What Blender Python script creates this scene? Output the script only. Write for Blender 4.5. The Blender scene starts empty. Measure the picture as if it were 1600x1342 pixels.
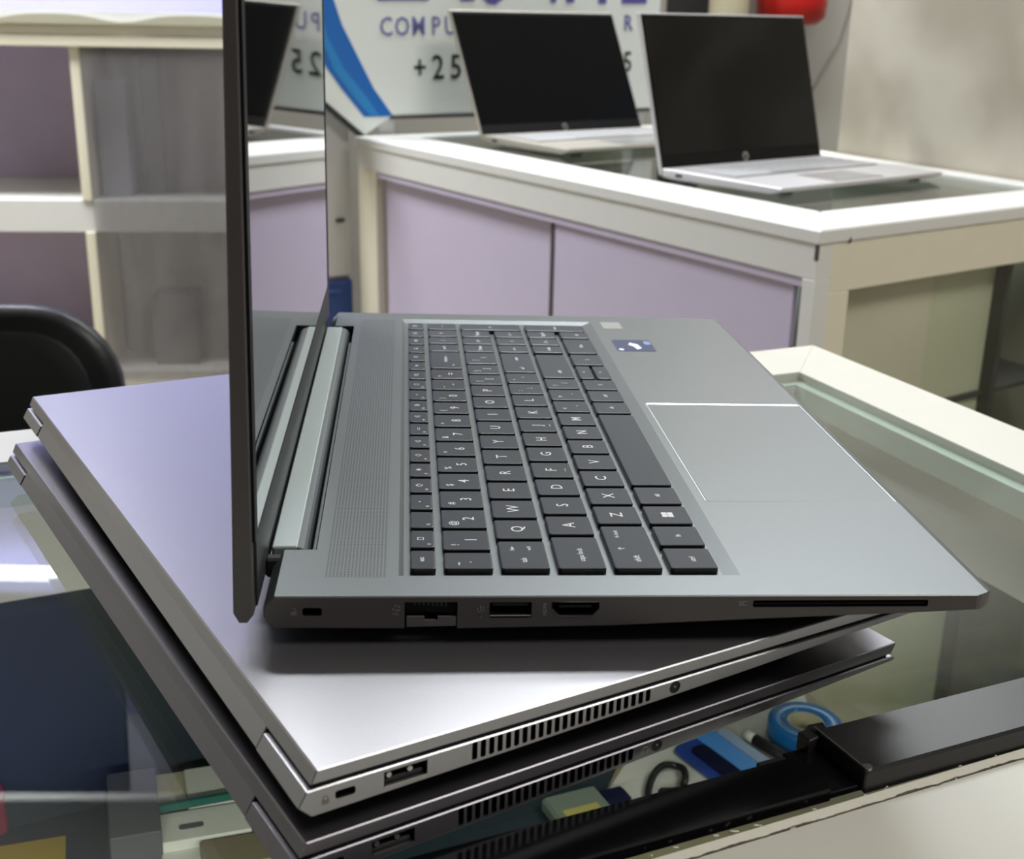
import bpy, bmesh, math, random
from mathutils import Vector, Matrix
random.seed(7)
SC = bpy.context.scene
COL = SC.collection
PI = math.pi
H0 = 0.95                                   # height of the open laptop's deck above the floor (m)
TILT = Matrix.Rotation(math.radians(1.08), 4, 'Y')   # the near counter stands very slightly out of level
MW = Matrix.Translation((0, 0, H0))         # room frame, mm coordinates relative to the deck corner
MS = MW @ TILT                              # frame of the near counter and the stack on it

# ---------------------------------------------------------------- camera
CAM = bpy.data.cameras.new('camera')
cam = bpy.data.objects.new('camera', CAM)
COL.objects.link(cam)
rx, ry, rz = 0.32376, 0.0384, -0.09355
def cam_basis(rx, ry, rz):
    cz, sz, cx, sx, cy, sy = math.cos(rz), math.sin(rz), math.cos(rx), math.sin(rx), math.cos(ry), math.sin(ry)
    fwd = Vector((-sz * cx, cz * cx, -sx)); r0 = Vector((cz, sz, 0)); u0 = r0.cross(fwd)
    return cy * r0 + sy * u0, -sy * r0 + cy * u0, fwd
r_, u_, f_ = cam_basis(rx, ry, rz)
mat3 = Matrix((r_, u_, -f_)).transposed().to_4x4()
cam.matrix_world = MS @ Matrix.Translation(Vector((43.25, -344.92, 171.22)) / 1000) @ mat3
CAM.sensor_width = 36.0
CAM.lens = 36.0 * 1914.92 / 1600.0
CAM.clip_start = 0.02
CAM.clip_end = 30
CAM.dof.use_dof = True
CAM.dof.focus_distance = 0.47
CAM.dof.aperture_fstop = 21
SC.camera = cam

# ---------------------------------------------------------------- world, lights, exposure
def srgb(r, g, b):
    def f(c):
        c /= 255.0
        return c / 12.92 if c <= 0.04045 else ((c + 0.055) / 1.055) ** 2.4
    return (f(r), f(g), f(b), 1.0)

w = bpy.data.worlds.new('world'); SC.world = w; w.use_nodes = True
w.node_tree.nodes['Background'].inputs[0].default_value = (0.80, 0.86, 1.0, 1)
w.node_tree.nodes['Background'].inputs[1].default_value = 0.18
SC.view_settings.view_transform = 'Standard'
SC.view_settings.look = 'None'
SC.view_settings.exposure = 0.28
SC.view_settings.gamma = 1.0
SC.view_settings.use_curve_mapping = False
SC.cycles.max_bounces = 10
SC.cycles.transparent_max_bounces = 16
SC.cycles.caustics_reflective = False
SC.cycles.caustics_refractive = False

def area(name, loc_mm, size, power, color, rot=(0, 0, 0)):
    L = bpy.data.lights.new(name, 'AREA'); L.shape = 'RECTANGLE'
    L.size, L.size_y = size; L.energy = power; L.color = color
    o = bpy.data.objects.new(name, L); COL.objects.link(o)
    o.location = MW @ (Vector(loc_mm) / 1000); o.rotation_euler = rot
    return o
area('ceiling_lamp_far', (1300, 2500, 1790), (1.2, 0.5), 30, (0.93, 0.97, 1.0))
area('ceiling_lamp_middle', (360, 1930, 1790), (0.6, 0.25), 18, (0.93, 0.97, 1.0))
area('ceiling_lamp_left', (-1200, 2000, 1790), (0.9, 0.5), 64, (0.95, 0.97, 1.0))
area('ceiling_lamp_right', (1500, -500, 1790), (1.2, 0.8), 23, (1.0, 0.94, 0.85))
# unseen fill lights added under the front rail to brighten the case interior
fill_light = area('case_fill_light', (0, 0, 0), (0.22, 0.02), 0.8, (1.0, 0.98, 0.92))
fill_light2 = area('case_fill_light', (0, 0, 0), (0.16, 0.02), 0.35, (1.0, 0.98, 0.92))
fill_light2.matrix_world = MS @ Matrix.Translation((0.19, -0.045, -0.10)) @ Matrix.Rotation(math.radians(23), 4, 'Z') @ Matrix.Rotation(math.radians(25), 4, 'X')
fill_light.matrix_world = MS @ Matrix.Translation((-0.03, -0.10, -0.10)) @ Matrix.Rotation(math.radians(23), 4, 'Z') @ Matrix.Rotation(math.radians(25), 4, 'X')

# ---------------------------------------------------------------- mesh helpers (all in mm)
def box(bm, x0, x1, y0, y1, z0, z1, bev=0.0, seg=1):
    t = bmesh.new()
    bmesh.ops.create_cube(t, size=1)
    for v in t.verts:
        v.co = Vector(((x0 + x1) / 2 + v.co.x * (x1 - x0), (y0 + y1) / 2 + v.co.y * (y1 - y0), (z0 + z1) / 2 + v.co.z * (z1 - z0)))
    if bev > 0:
        bmesh.ops.bevel(t, geom=t.edges[:], offset=bev, segments=seg, profile=0.5, affect='EDGES')
    join(bm, t)
    return bm
def join(bm, t, mx=None):
    vm = [bm.verts.new(mx @ v.co if mx else v.co) for v in t.verts]
    t.verts.index_update()
    for f in t.faces:
        try:
            nf = bm.faces.new([vm[v.index] for v in f.verts]); nf.material_index = f.material_index; nf.smooth = f.smooth
        except ValueError:
            pass
    t.free()
def prism(bm, pts, axis, a0, a1, bev=0.0, bevseg=1):
    """closed 2D outline pushed along an axis; 'z': pts=(x,y)  'y': pts=(x,z)  'x': pts=(y,z)"""
    t = bmesh.new()
    def P(p, a):
        return {'z': (p[0], p[1], a), 'y': (p[0], a, p[1]), 'x': (a, p[0], p[1])}[axis]
    A = [t.verts.new(P(p, a0)) for p in pts]; B = [t.verts.new(P(p, a1)) for p in pts]
    n = len(pts)
    t.faces.new(A); t.faces.new(B[::-1])
    for i in range(n):
        t.faces.new((A[i], B[i], B[(i + 1) % n], A[(i + 1) % n]))
    bmesh.ops.recalc_face_normals(t, faces=t.faces[:])
    if bev > 0:
        ends = set(A) | set(B)
        cap = [e for e in t.edges if (e.verts[0] in A and e.verts[1] in A) or (e.verts[0] in B and e.verts[1] in B)]
        bmesh.ops.bevel(t, geom=cap, offset=bev, segments=bevseg, profile=0.5, affect='EDGES')
    join(bm, t)
    return bm
def poly_slab(bm, pts, z0, z1, bev=0.0):
    return prism(bm, pts, 'z', z0, z1, bev)
def rrect(x0, x1, y0, y1, r, n=3):
    out = []
    for cx, cy, a in ((x1 - r, y1 - r, 0), (x0 + r, y1 - r, 90), (x0 + r, y0 + r, 180), (x1 - r, y0 + r, 270)):
        for k in range(n + 1):
            t = math.radians(a + 90 * k / n); out.append((cx + r * math.cos(t), cy + r * math.sin(t)))
    return out
def cyl(bm, c, axis, r, h, n=20, r2=None):
    pts = [(math.cos(2 * PI * k / n), math.sin(2 * PI * k / n)) for k in range(n)]
    r2 = r if r2 is None else r2
    t = bmesh.new()
    def P(p, a, rr):
        return {'z': (c[0] + p[0] * rr, c[1] + p[1] * rr, c[2] + a), 'y': (c[0] + p[0] * rr, c[1] + a, c[2] + p[1] * rr), 'x': (c[0] + a, c[1] + p[0] * rr, c[2] + p[1] * rr)}[axis]
    A = [t.verts.new(P(p, 0, r)) for p in pts]; B = [t.verts.new(P(p, h, r2)) for p in pts]
    t.faces.new(A); t.faces.new(B[::-1])
    for i in range(n):
        f = t.faces.new((A[i], B[i], B[(i + 1) % n], A[(i + 1) % n])); f.smooth = True
    bmesh.ops.recalc_face_normals(t, faces=t.faces[:])
    join(bm, t)
    return bm
def lathe(bm, c, prof, n=28):
    t = bmesh.new()
    rings = [[t.verts.new((c[0] + r * math.cos(2 * PI * k / n), c[1] + r * math.sin(2 * PI * k / n), c[2] + z)) for k in range(n)] for r, z in prof]
    for a, b in zip(rings, rings[1:]):
        for k in range(n):
            f = t.faces.new((a[k], a[(k + 1) % n], b[(k + 1) % n], b[k])); f.smooth = True
    t.faces.new(rings[0][::-1]); t.faces.new(rings[-1])
    bmesh.ops.recalc_face_normals(t, faces=t.faces[:])
    join(bm, t)
    return bm
def tube(bm, pts, r, n=8, closed=False):
    pts = [Vector(p) for p in pts]
    t = bmesh.new(); rings = []
    m = len(pts)
    for i, p in enumerate(pts):
        d = (pts[(i + 1) % m] - pts[i - 1]) if closed or 0 < i < m - 1 else (pts[1] - pts[0] if i == 0 else pts[-1] - pts[-2])
        d.normalize()
        ref = Vector((0, 0, 1)) if abs(d.z) < 0.9 else Vector((1, 0, 0))
        a = d.cross(ref).normalized(); b = d.cross(a).normalized()
        rr = r[i] if isinstance(r, (list, tuple)) else r
        rings.append([t.verts.new(p + rr * (a * math.cos(2 * PI * k / n) + b * math.sin(2 * PI * k / n))) for k in range(n)])
    seq = list(zip(rings, rings[1:])) + ([(rings[-1], rings[0])] if closed else [])
    for A, B in seq:
        for k in range(n):
            f = t.faces.new((A[k], A[(k + 1) % n], B[(k + 1) % n], B[k])); f.smooth = True
    if not closed:
        t.faces.new(rings[0][::-1]); t.faces.new(rings[-1])
    bmesh.ops.recalc_face_normals(t, faces=t.faces[:])
    join(bm, t)
    return bm
def new():
    return bmesh.new()
def to_mesh(name, bm, mats, off=(0, 0, 0)):
    off = Vector(off)
    for v in bm.verts:
        v.co = (v.co + off) * 0.001
    bmesh.ops.recalc_face_normals(bm, faces=bm.faces[:])
    me = bpy.data.meshes.new(name); bm.to_mesh(me); bm.free()
    for m in (mats if isinstance(mats, (list, tuple)) else [mats]):
        me.materials.append(m)
    return me
def obj(name, bm, mats, parent=None, off=(0, 0, 0)):
    me = to_mesh(name, bm, mats, off) if isinstance(bm, bmesh.types.BMesh) else bm
    o = bpy.data.objects.new(name, me); COL.objects.link(o)
    if parent is not None:
        o.parent = parent
    return o
def place(o, M, loc=(0, 0, 0), rz=0.0):
    o.matrix_world = M @ Matrix.Translation(Vector(loc) / 1000) @ Matrix.Rotation(math.radians(rz), 4, 'Z')
def tag(o, label=None, cat=None, group=None, kind=None):
    if label: o['label'] = label
    if cat: o['category'] = cat
    if group: o['group'] = group
    if kind: o['kind'] = kind
    return o
def thing(name, label, cat, M, loc=(0, 0, 0), rz=0.0, group=None):
    o = bpy.data.objects.new(name, None); COL.objects.link(o); o.empty_display_size = 0.05
    place(o, M, loc, rz)
    return tag(o, label, cat, group)
def single(name, bm, m, label, cat, M, loc=(0, 0, 0), rz=0.0, group=None):
    o = obj(name, bm, m); place(o, M, loc, rz)
    return tag(o, label, cat, group)
def cut(o, bm, off=(0, 0, 0), op='DIFFERENCE', m=None):
    me = to_mesh('cutter', bm, m if m else o.data.materials[0], off)
    c = bpy.data.objects.new('cutter', me); COL.objects.link(c)
    md = o.modifiers.new('b', 'BOOLEAN'); md.object = c; md.operation = op; md.solver = 'EXACT'
    if m: md.material_mode = 'TRANSFER'
    keep = o.matrix_world.copy(); par = o.parent
    o.parent = None; o.matrix_world = Matrix.Identity(4)
    dg = bpy.context.evaluated_depsgraph_get(); dg.update()
    ne = bpy.data.meshes.new_from_object(o.evaluated_get(dg))
    o.modifiers.clear(); old = o.data; o.data = ne; ne.name = old.name
    o.parent = par; o.matrix_world = keep if par is None else Matrix.Identity(4)
    if par is not None: o.matrix_basis = Matrix.Identity(4)
    bpy.data.objects.remove(c)
    bpy.data.meshes.remove(old)

_txt = {}
def text_mesh(s, size, m, extrude=0.0, bold=0.0, align='CENTER'):
    key = (s, size, m.name, extrude, bold, align)
    if key in _txt: return _txt[key]
    cu = bpy.data.curves.new('legend', 'FONT'); cu.body = s; cu.size = size * 0.001; cu.resolution_u = 2
    cu.align_x = align; cu.align_y = 'CENTER' if align == 'CENTER' else 'BOTTOM_BASELINE'
    cu.extrude = extrude * 0.001; cu.offset = bold * 0.001
    cu.fill_mode = 'BOTH' if extrude else 'FRONT'
    o = bpy.data.objects.new('t', cu); COL.objects.link(o)
    dg = bpy.context.evaluated_depsgraph_get(); dg.update()
    me = bpy.data.meshes.new_from_object(o.evaluated_get(dg)); me.name = 'legend'
    me.materials.clear(); me.materials.append(m)
    bpy.data.objects.remove(o); bpy.data.curves.remove(cu)
    _txt[key] = me
    return me
def text_obj(name, s, size, m, parent, M, bold=0.0, align='CENTER', squash=1.0):
    """M: local placement matrix in mm (translation given in mm)"""
    o = bpy.data.objects.new(name, text_mesh(s, size, m, 0.0, bold, align)); COL.objects.link(o)
    o.parent = parent
    t = M.to_translation() / 1000
    o.matrix_basis = Matrix.Translation(t) @ M.to_3x3().to_4x4() @ Matrix.Diagonal((squash, 1, 1, 1))
    return o
ROT_KEY = Matrix.Rotation(PI / 2, 4, 'Z')          # reads along +Y, top towards -X
ROT_FRONT = Matrix.Rotation(PI / 2, 4, 'X')        # reads along +X, upright, faces -Y
ROT_UP = ROT_FRONT @ Matrix.Rotation(PI / 2, 4, 'Z')
def T(x, y, z): return Matrix.Translation((x, y, z))

# ---------------------------------------------------------------- materials
def mat(name, col, rough=0.5, metal=0.0, spec=0.5, noise=None, bump=None, coat=0.0, emit=None, aniso=0.0, rvar=None):
    m = bpy.data.materials.new(name); m.use_nodes = True
    nt = m.node_tree; b = nt.nodes['Principled BSDF']
    b.inputs['Base Color'].default_value = col; b.inputs['Roughness'].default_value = rough
    b.inputs['Metallic'].default_value = metal; b.inputs['Specular IOR Level'].default_value = spec
    b.inputs['Coat Weight'].default_value = coat
    tc = nt.nodes.new('ShaderNodeTexCoord')
    if noise:                                          # (scale, amount, stretch)
        n = nt.nodes.new('ShaderNodeTexNoise'); n.inputs['Scale'].default_value = noise[0]; n.inputs['Detail'].default_value = 6
        mp = nt.nodes.new('ShaderNodeMapping'); mp.inputs['Scale'].default_value = noise[2] if len(noise) > 2 else (1, 1, 1)
        nt.links.new(tc.outputs['Object'], mp.inputs[0]); nt.links.new(mp.outputs[0], n.inputs['Vector'])
        mx = nt.nodes.new('ShaderNodeMix'); mx.data_type = 'RGBA'
        a = noise[1]
        mx.inputs['A'].default_value = tuple(max(0, c * (1 - a)) for c in col[:3]) + (1,)
        mx.inputs['B'].default_value = tuple(min(1, c * (1 + a)) for c in col[:3]) + (1,)
        nt.links.new(n.outputs['Fac'], mx.inputs['Factor']); nt.links.new(mx.outputs['Result'], b.inputs['Base Color'])
    if bump:                                           # (scale, strength, distance)
        n2 = nt.nodes.new('ShaderNodeTexNoise'); n2.inputs['Scale'].default_value = bump[0]; n2.inputs['Detail'].default_value = 3
        nt.links.new(tc.outputs['Object'], n2.inputs['Vector'])
        bp = nt.nodes.new('ShaderNodeBump'); bp.inputs['Strength'].default_value = bump[1]; bp.inputs['Distance'].default_value = bump[2]
        nt.links.new(n2.outputs['Fac'], bp.inputs['Height']); nt.links.new(bp.outputs[0], b.inputs['Normal'])
    if emit:
        b.inputs['Emission Color'].default_value = emit[0]; b.inputs['Emission Strength'].default_value = emit[1]
    return m
def glass_mat(name, tint, ior=1.5, rough=0.0):
    m = bpy.data.materials.new(name); m.use_nodes = True; nt = m.node_tree
    nt.nodes.remove(nt.nodes['Principled BSDF']); out = nt.nodes['Material Output']
    tr = nt.nodes.new('ShaderNodeBsdfTransparent'); tr.inputs[0].default_value = tint
    gl = nt.nodes.new('ShaderNodeBsdfGlossy'); gl.inputs['Roughness'].default_value = rough
    fr = nt.nodes.new('ShaderNodeFresnel')              # same reflectance on both faces of the pane
    ge = nt.nodes.new('ShaderNodeNewGeometry'); mr = nt.nodes.new('ShaderNodeMapRange')
    mr.inputs['To Min'].default_value = ior; mr.inputs['To Max'].default_value = 1.0 / ior
    nt.links.new(ge.outputs['Backfacing'], mr.inputs['Value']); nt.links.new(mr.outputs[0], fr.inputs[0])
    mx = nt.nodes.new('ShaderNodeMixShader')
    nt.links.new(fr.outputs[0], mx.inputs[0]); nt.links.new(tr.outputs[0], mx.inputs[1]); nt.links.new(gl.outputs[0], mx.inputs[2])
    nt.links.new(mx.outputs[0], out.inputs[0])
    return m

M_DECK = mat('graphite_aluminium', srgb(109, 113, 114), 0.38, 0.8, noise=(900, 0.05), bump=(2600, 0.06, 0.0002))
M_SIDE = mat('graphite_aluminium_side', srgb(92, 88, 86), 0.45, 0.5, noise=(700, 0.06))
M_LIDBACK = mat('graphite_lid', srgb(95, 90, 90), 0.45, 0.5, noise=(600, 0.06))
M_SILVER = mat('silver_aluminium', srgb(164, 163, 166), 0.31, 0.88, noise=(700, 0.03), bump=(2400, 0.04, 0.0002))
M_GREY = mat('grey_aluminium', srgb(126, 123, 129), 0.31, 0.88, noise=(700, 0.04), bump=(2400, 0.04, 0.0002))
M_SHINY = mat('polished_edge', srgb(225, 228, 230), 0.16, 1.0)
M_KEYTOP = mat('key_charcoal', srgb(40, 46, 54), 0.55, 0.0, 0.3, noise=(500, 0.08))
M_KEYSIDE = mat('key_side_black', srgb(12, 12, 14), 0.3)
M_LEGEND = mat('legend_white', srgb(228, 232, 234), 0.6)
M_LEGENDDIM = mat('legend_grey', srgb(150, 146, 140), 0.6)
M_LEGENDDARK = mat('legend_dark', srgb(120, 112, 104), 0.6)
M_BLACK = mat('port_black', srgb(9, 9, 10), 0.45)
M_RUBBER = mat('black_rubber', srgb(24, 25, 27), 0.65)
M_CHIN = mat('bezel_chin', srgb(28, 30, 32), 0.5)
M_BEZEL = mat('bezel_black', srgb(6, 6, 7), 0.5, spec=0.2)
M_SCREEN = mat('screen_glass', srgb(3, 3, 4), 0.015, spec=0.85, coat=0.5)
M_SCREENFAR = mat('screen_glass_far', srgb(8, 8, 9), 0.04, spec=0.3)
M_HINGE = mat('hinge_silver', srgb(176, 186, 184), 0.38, 0.6)
M_HINGEDARK = mat('hinge_grey', srgb(82, 88, 90), 0.45, 0.5)
M_METAL = mat('port_metal', srgb(190, 186, 180), 0.3, 1.0)
M_FLAP = mat('port_flap', srgb(96, 92, 92), 0.5, 0.2)
M_WHITE = mat('white_laminate', srgb(226, 226, 222), 0.4, noise=(40, 0.02))
M_WHITENEAR = mat('white_laminate_dimmed', srgb(206, 205, 194), 0.4, noise=(30, 0.03))  # same white, darkened to hold back the bright light on the near rails
M_CREAM = mat('cream_laminate', srgb(232, 226, 204), 0.45, noise=(30, 0.04))
M_LAV = mat('lavender_board', srgb(204, 194, 218), 0.35, noise=(25, 0.03))
M_LAVWALL = mat('lavender_wall', srgb(172, 170, 236), 0.5, noise=(12, 0.03))
M_SHELFBACK = mat('shelf_back', srgb(205, 190, 218), 0.5, noise=(15, 0.08))
M_SHELFGREY = mat('dusty_grey_panel', srgb(206, 200, 198), 0.6, noise=(18, 0.12))
M_DARKGAP = mat('dark_channel', srgb(70, 66, 66), 0.6)
M_GLASS = glass_mat('counter_glass', (0.93, 0.96, 0.945, 1), 1.5)
M_GLASSDUSTY = glass_mat('dusty_glass', (0.92, 0.92, 0.92, 1), 1.45, 0.05)
nt = M_GLASSDUSTY.node_tree; out = nt.nodes['Material Output']; src = out.inputs[0].links[0].from_socket
df = nt.nodes.new('ShaderNodeBsdfDiffuse'); df.inputs[0].default_value = srgb(176, 172, 174)
nz = nt.nodes.new('ShaderNodeTexNoise'); nz.inputs['Scale'].default_value = 5; tc = nt.nodes.new('ShaderNodeTexCoord')
mp = nt.nodes.new('ShaderNodeMapping'); mp.inputs['Scale'].default_value = (3, 1, 0.5)
nt.links.new(tc.outputs['Object'], mp.inputs[0]); nt.links.new(mp.outputs[0], nz.inputs['Vector'])
mr = nt.nodes.new('ShaderNodeMapRange'); mr.inputs['To Min'].default_value = 0.05; mr.inputs['To Max'].default_value = 0.34; nt.links.new(nz.outputs['Fac'], mr.inputs['Value'])
mx = nt.nodes.new('ShaderNodeMixShader'); nt.links.new(mr.outputs[0], mx.inputs[0]); nt.links.new(src, mx.inputs[1]); nt.links.new(df.outputs[0], mx.inputs[2]); nt.links.new(mx.outputs[0], out.inputs[0])
M_GLASSEDGE = mat('glass_edge_green', srgb(30, 96, 84), 0.2)
M_LEDGE = mat('pale_green_ledge', srgb(196, 210, 200), 0.4)
M_BEAD = mat('chipped_sealant', srgb(226, 223, 208), 0.5, noise=(300, 0.08))
M_CRACK = mat('dirty_crack', srgb(92, 84, 70), 0.9, noise=(500, 0.4))
M_TILE = mat('beige_floor_tile', srgb(168, 158, 134), 0.35, noise=(7, 0.12))
M_WALLB = mat('beige_board', srgb(188, 180, 164), 0.6)
M_WALLG = mat('grey_plaster', srgb(158, 154, 145), 0.8, noise=(6, 0.06))
M_CEIL = mat('ceiling_white', srgb(236, 236, 236), 0.8)
M_SIGN = mat('sign_vinyl', srgb(234, 238, 232), 0.45)
M_BLUE = mat('sign_blue', srgb(22, 104, 186), 0.45)
M_BLUE2 = mat('sign_blue_light', srgb(40, 134, 200), 0.45)
M_PURPLE = mat('sign_purple', srgb(92, 86, 160), 0.5)
M_PURPLE2 = mat('sign_purple_soft', srgb(112, 110, 166), 0.5)
M_INK = mat('sign_ink', srgb(30, 34, 32), 0.5)
M_CUP = mat('cupboard_white', srgb(214, 214, 212), 0.5, noise=(20, 0.02))
M_CUPBLUE = mat('cupboard_blue', srgb(52, 82, 150), 0.5)
M_LEATHER = mat('black_vinyl', srgb(26, 30, 30), 0.42, noise=(60, 0.1), bump=(160, 0.15, 0.002))
M_LEATHER2 = mat('black_vinyl_trim', srgb(12, 12, 15), 0.4)
M_CHROME = mat('chrome', srgb(200, 200, 205), 0.15, 1.0)
M_RED = mat('red_enamel', srgb(176, 22, 16), 0.35)
M_PIPE = mat('cream_pipe', srgb(196, 188, 160), 0.4)
M_DOOR = mat('dark_doorway', srgb(26, 22, 18), 0.7)
M_BATT = mat('battery_film', srgb(12, 12, 13), 0.14, spec=0.3, bump=(30, 0.05, 0.002))
M_BATT2 = mat('battery_case', srgb(30, 29, 29), 0.38, noise=(90, 0.2), bump=(500, 0.1, 0.0003))
M_BOXW = mat('white_card', srgb(222, 224, 212), 0.6, noise=(30, 0.03))
M_BOXC = mat('cream_card', srgb(186, 180, 146), 0.6, noise=(30, 0.05))
M_KHAKI = mat('khaki_board', srgb(132, 124, 98), 0.7, noise=(9, 0.25))
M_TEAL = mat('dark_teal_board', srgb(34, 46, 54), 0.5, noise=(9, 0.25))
M_GREYBOX = mat('grey_card', srgb(86, 88, 92), 0.6)
M_YELLOW = mat('yellow_card', srgb(190, 164, 30), 0.6)
M_PINK = mat('pink_card', srgb(128, 26, 60), 0.6, noise=(200, 0.3))
M_NAVY = mat('navy_cloth', srgb(14, 17, 44), 0.9, spec=0.1, noise=(40, 0.3))
M_PKBLUE = mat('blue_plastic', srgb(74, 146, 222), 0.35)
M_PKBLUE2 = mat('deep_blue_plastic', srgb(32, 62, 140), 0.3, noise=(80, 0.3))
M_DISC = mat('blue_tape', srgb(22, 108, 176), 0.3)
M_PAPER = mat('white_paper', srgb(196, 194, 186), 0.7, noise=(25, 0.04))
M_CABLE = mat('black_cable', srgb(16, 18, 20), 0.45)
M_STKBLUE = mat('sticker_blue', srgb(10, 38, 88), 0.35, noise=(120, 0.4))
M_STKGREY = mat('sticker_grey', srgb(150, 150, 146), 0.4)
M_TUBE = mat('tube_light', srgb(255, 255, 255), 0.4, emit=((0.95, 0.97, 1.0, 1), 11.0))
M_PANEL = mat('led_panel', srgb(255, 255, 255), 0.4, emit=((0.95, 0.97, 1.0, 1), 3.0))

# wavy grain of the beige wall boards
nt = M_WALLB.node_tree; b = nt.nodes['Principled BSDF']
tc = nt.nodes.new('ShaderNodeTexCoord'); wv = nt.nodes.new('ShaderNodeTexWave'); wv.inputs['Scale'].default_value = 2.2
wv.inputs['Distortion'].default_value = 7; wv.inputs['Detail'].default_value = 3; wv.inputs['Detail Scale'].default_value = 1.6
mp = nt.nodes.new('ShaderNodeMapping'); mp.inputs['Rotation'].default_value = (0.6, 0.5, 0.3)
rp = nt.nodes.new('ShaderNodeValToRGB'); rp.color_ramp.elements[0].color = srgb(168, 160, 143); rp.color_ramp.elements[1].color = srgb(196, 189, 173)
nt.links.new(tc.outputs['Object'], mp.inputs[0]); nt.links.new(mp.outputs[0], wv.inputs[0]); nt.links.new(wv.outputs['Fac'], rp.inputs[0]); nt.links.new(rp.outputs[0], b.inputs['Base Color'])

# punched speaker strip: dark dots on the deck metal
M_GRILLE = mat('punched_grille', srgb(109, 113, 114), 0.38, 0.8)
nt = M_GRILLE.node_tree; b = nt.nodes['Principled BSDF']
tc = nt.nodes.new('ShaderNodeTexCoord'); sp = nt.nodes.new('ShaderNodeSeparateXYZ'); nt.links.new(tc.outputs['Object'], sp.inputs[0])
def mnode(op, a, bb=None):
    n = nt.nodes.new('ShaderNodeMath'); n.operation = op
    for i, s in enumerate((a, bb)):
        if s is None: continue
        if isinstance(s, (int, float)): n.inputs[i].default_value = s
        else: nt.links.new(s, n.inputs[i])
    return n.outputs[0]
fx = mnode('SUBTRACT', mnode('FRACT', mnode('DIVIDE', sp.outputs[0], 0.00116)), 0.5)
fy = mnode('SUBTRACT', mnode('FRACT', mnode('DIVIDE', sp.outputs[1], 0.00118)), 0.5)
dd = mnode('ADD', mnode('MULTIPLY', fx, fx), mnode('MULTIPLY', fy, fy))
hole = mnode('LESS_THAN', dd, 0.085)
mx = nt.nodes.new('ShaderNodeMix'); mx.data_type = 'RGBA'; mx.inputs['A'].default_value = srgb(109, 113, 114); mx.inputs['B'].default_value = srgb(14, 14, 16)
nt.links.new(hole, mx.inputs['Factor']); nt.links.new(mx.outputs['Result'], b.inputs['Base Color'])
sb = mnode('SUBTRACT', 0.8, mnode('MULTIPLY', hole, 0.8)); nt.links.new(sb, b.inputs['Metallic'])

# floor tile joints
nt = M_TILE.node_tree; b = nt.nodes['Principled BSDF']
br = nt.nodes.new('ShaderNodeTexBrick'); br.offset = 0; br.inputs['Scale'].default_value = 1.0; br.inputs['Mortar Size'].default_value = 0.006
br.inputs['Brick Width'].default_value = 0.4; br.inputs['Row Height'].default_value = 0.4
br.inputs['Color1'].default_value = srgb(170, 160, 136); br.inputs['Color2'].default_value = srgb(162, 153, 130); br.inputs['Mortar'].default_value = srgb(110, 104, 92)
tc = nt.nodes.new('ShaderNodeTexCoord'); nt.links.new(tc.outputs['Object'], br.inputs[0]); nt.links.new(br.outputs[0], b.inputs['Base Color'])

# ================================================================ ROOM
K = Vector((493, 957)); UD = math.radians(30.46); VD = math.radians(117.84)
U = Vector((math.cos(UD), math.sin(UD))); V = Vector((math.cos(VD), math.sin(VD)))
def kuv(u, v): p = K + U * u + V * v; return (p.x, p.y)
def structure(name, bm, m):
    o = obj(name, bm, m); place(o, MW); o['kind'] = 'structure'; return o
FL = -H0 * 1000
structure('floor', box(new(), -2600, 3200, -2300, 3500, FL - 40, FL), M_TILE)
structure('ceiling', box(new(), -2600, 3200, -1400, 3500, 1850, 1890), M_CEIL)
structure('front_light_blocker', box(new(), -2600, 420, -1340, -1300, FL, 1850), mat('blocker_grey', srgb(96, 92, 90), 0.8))  # unseen wall added to block light from the camera side
structure('wall_left', box(new(), -2640, -2600, -2300, 3500, FL, 1850), M_WALLG)
structure('wall_back', box(new(), -2600, 3200, 3200, 3240, FL, 1850), M_WALLG)
# the counter behind backs onto this wall
BD = Vector((154, -381)).normalized()
B0 = Vector((789, 1780)) + Vector((0.927, 0.375)) * 4
def wl(t, o=0): p = B0 + BD * t + Vector((0.927, 0.375)) * o; return (p.x, p.y)
pw = [wl(0), wl(3000), wl(3000, 60), wl(0, 60)]
structure('wall_right', poly_slab(new(), pw, FL, 420), M_WALLB)
# dark doorway in the back wall and the cream pipe beside it
structure('door_1', box(new(), 764, 880, 3180, 3200, FL, 1100, 2), M_DOOR)
single('cream_pipe', cyl(new(), (0, 0, 0), 'z', 52, 2790, 24), M_PIPE, 'cream vertical pipe between the dark doorway and the red canister', 'pipe', MW, (892, 3010, FL + 2))
bm = new(); lathe(bm, (0, 0, 0), [(10, 0), (70, 4), (92, 22), (95, 60), (95, 420), (80, 460), (40, 485), (28, 500), (28, 530)])
rc = thing('red_canister', 'red round canister hung on the wall above the right background laptop', 'canister', MW, (1088, 3103, 158))
obj('body', bm, M_RED, rc)
obj('wall_bracket', box(new(), -30, 30, 80, 97, 200, 240), M_DOOR, rc)
bm = new(); tube(bm, [(0, 0, 520), (3, -2, 300), (-4, 2, 160), (-26, 3, 60), (-70, 0, -20), (-120, 5, -140)], 1.6)
single('hanging_cable', bm, mat('grey_cable', srgb(120, 116, 110), 0.6), 'thin grey cable hanging down the wall beside the beige board', 'cable', MW, (1290, 3190, 60))

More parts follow.
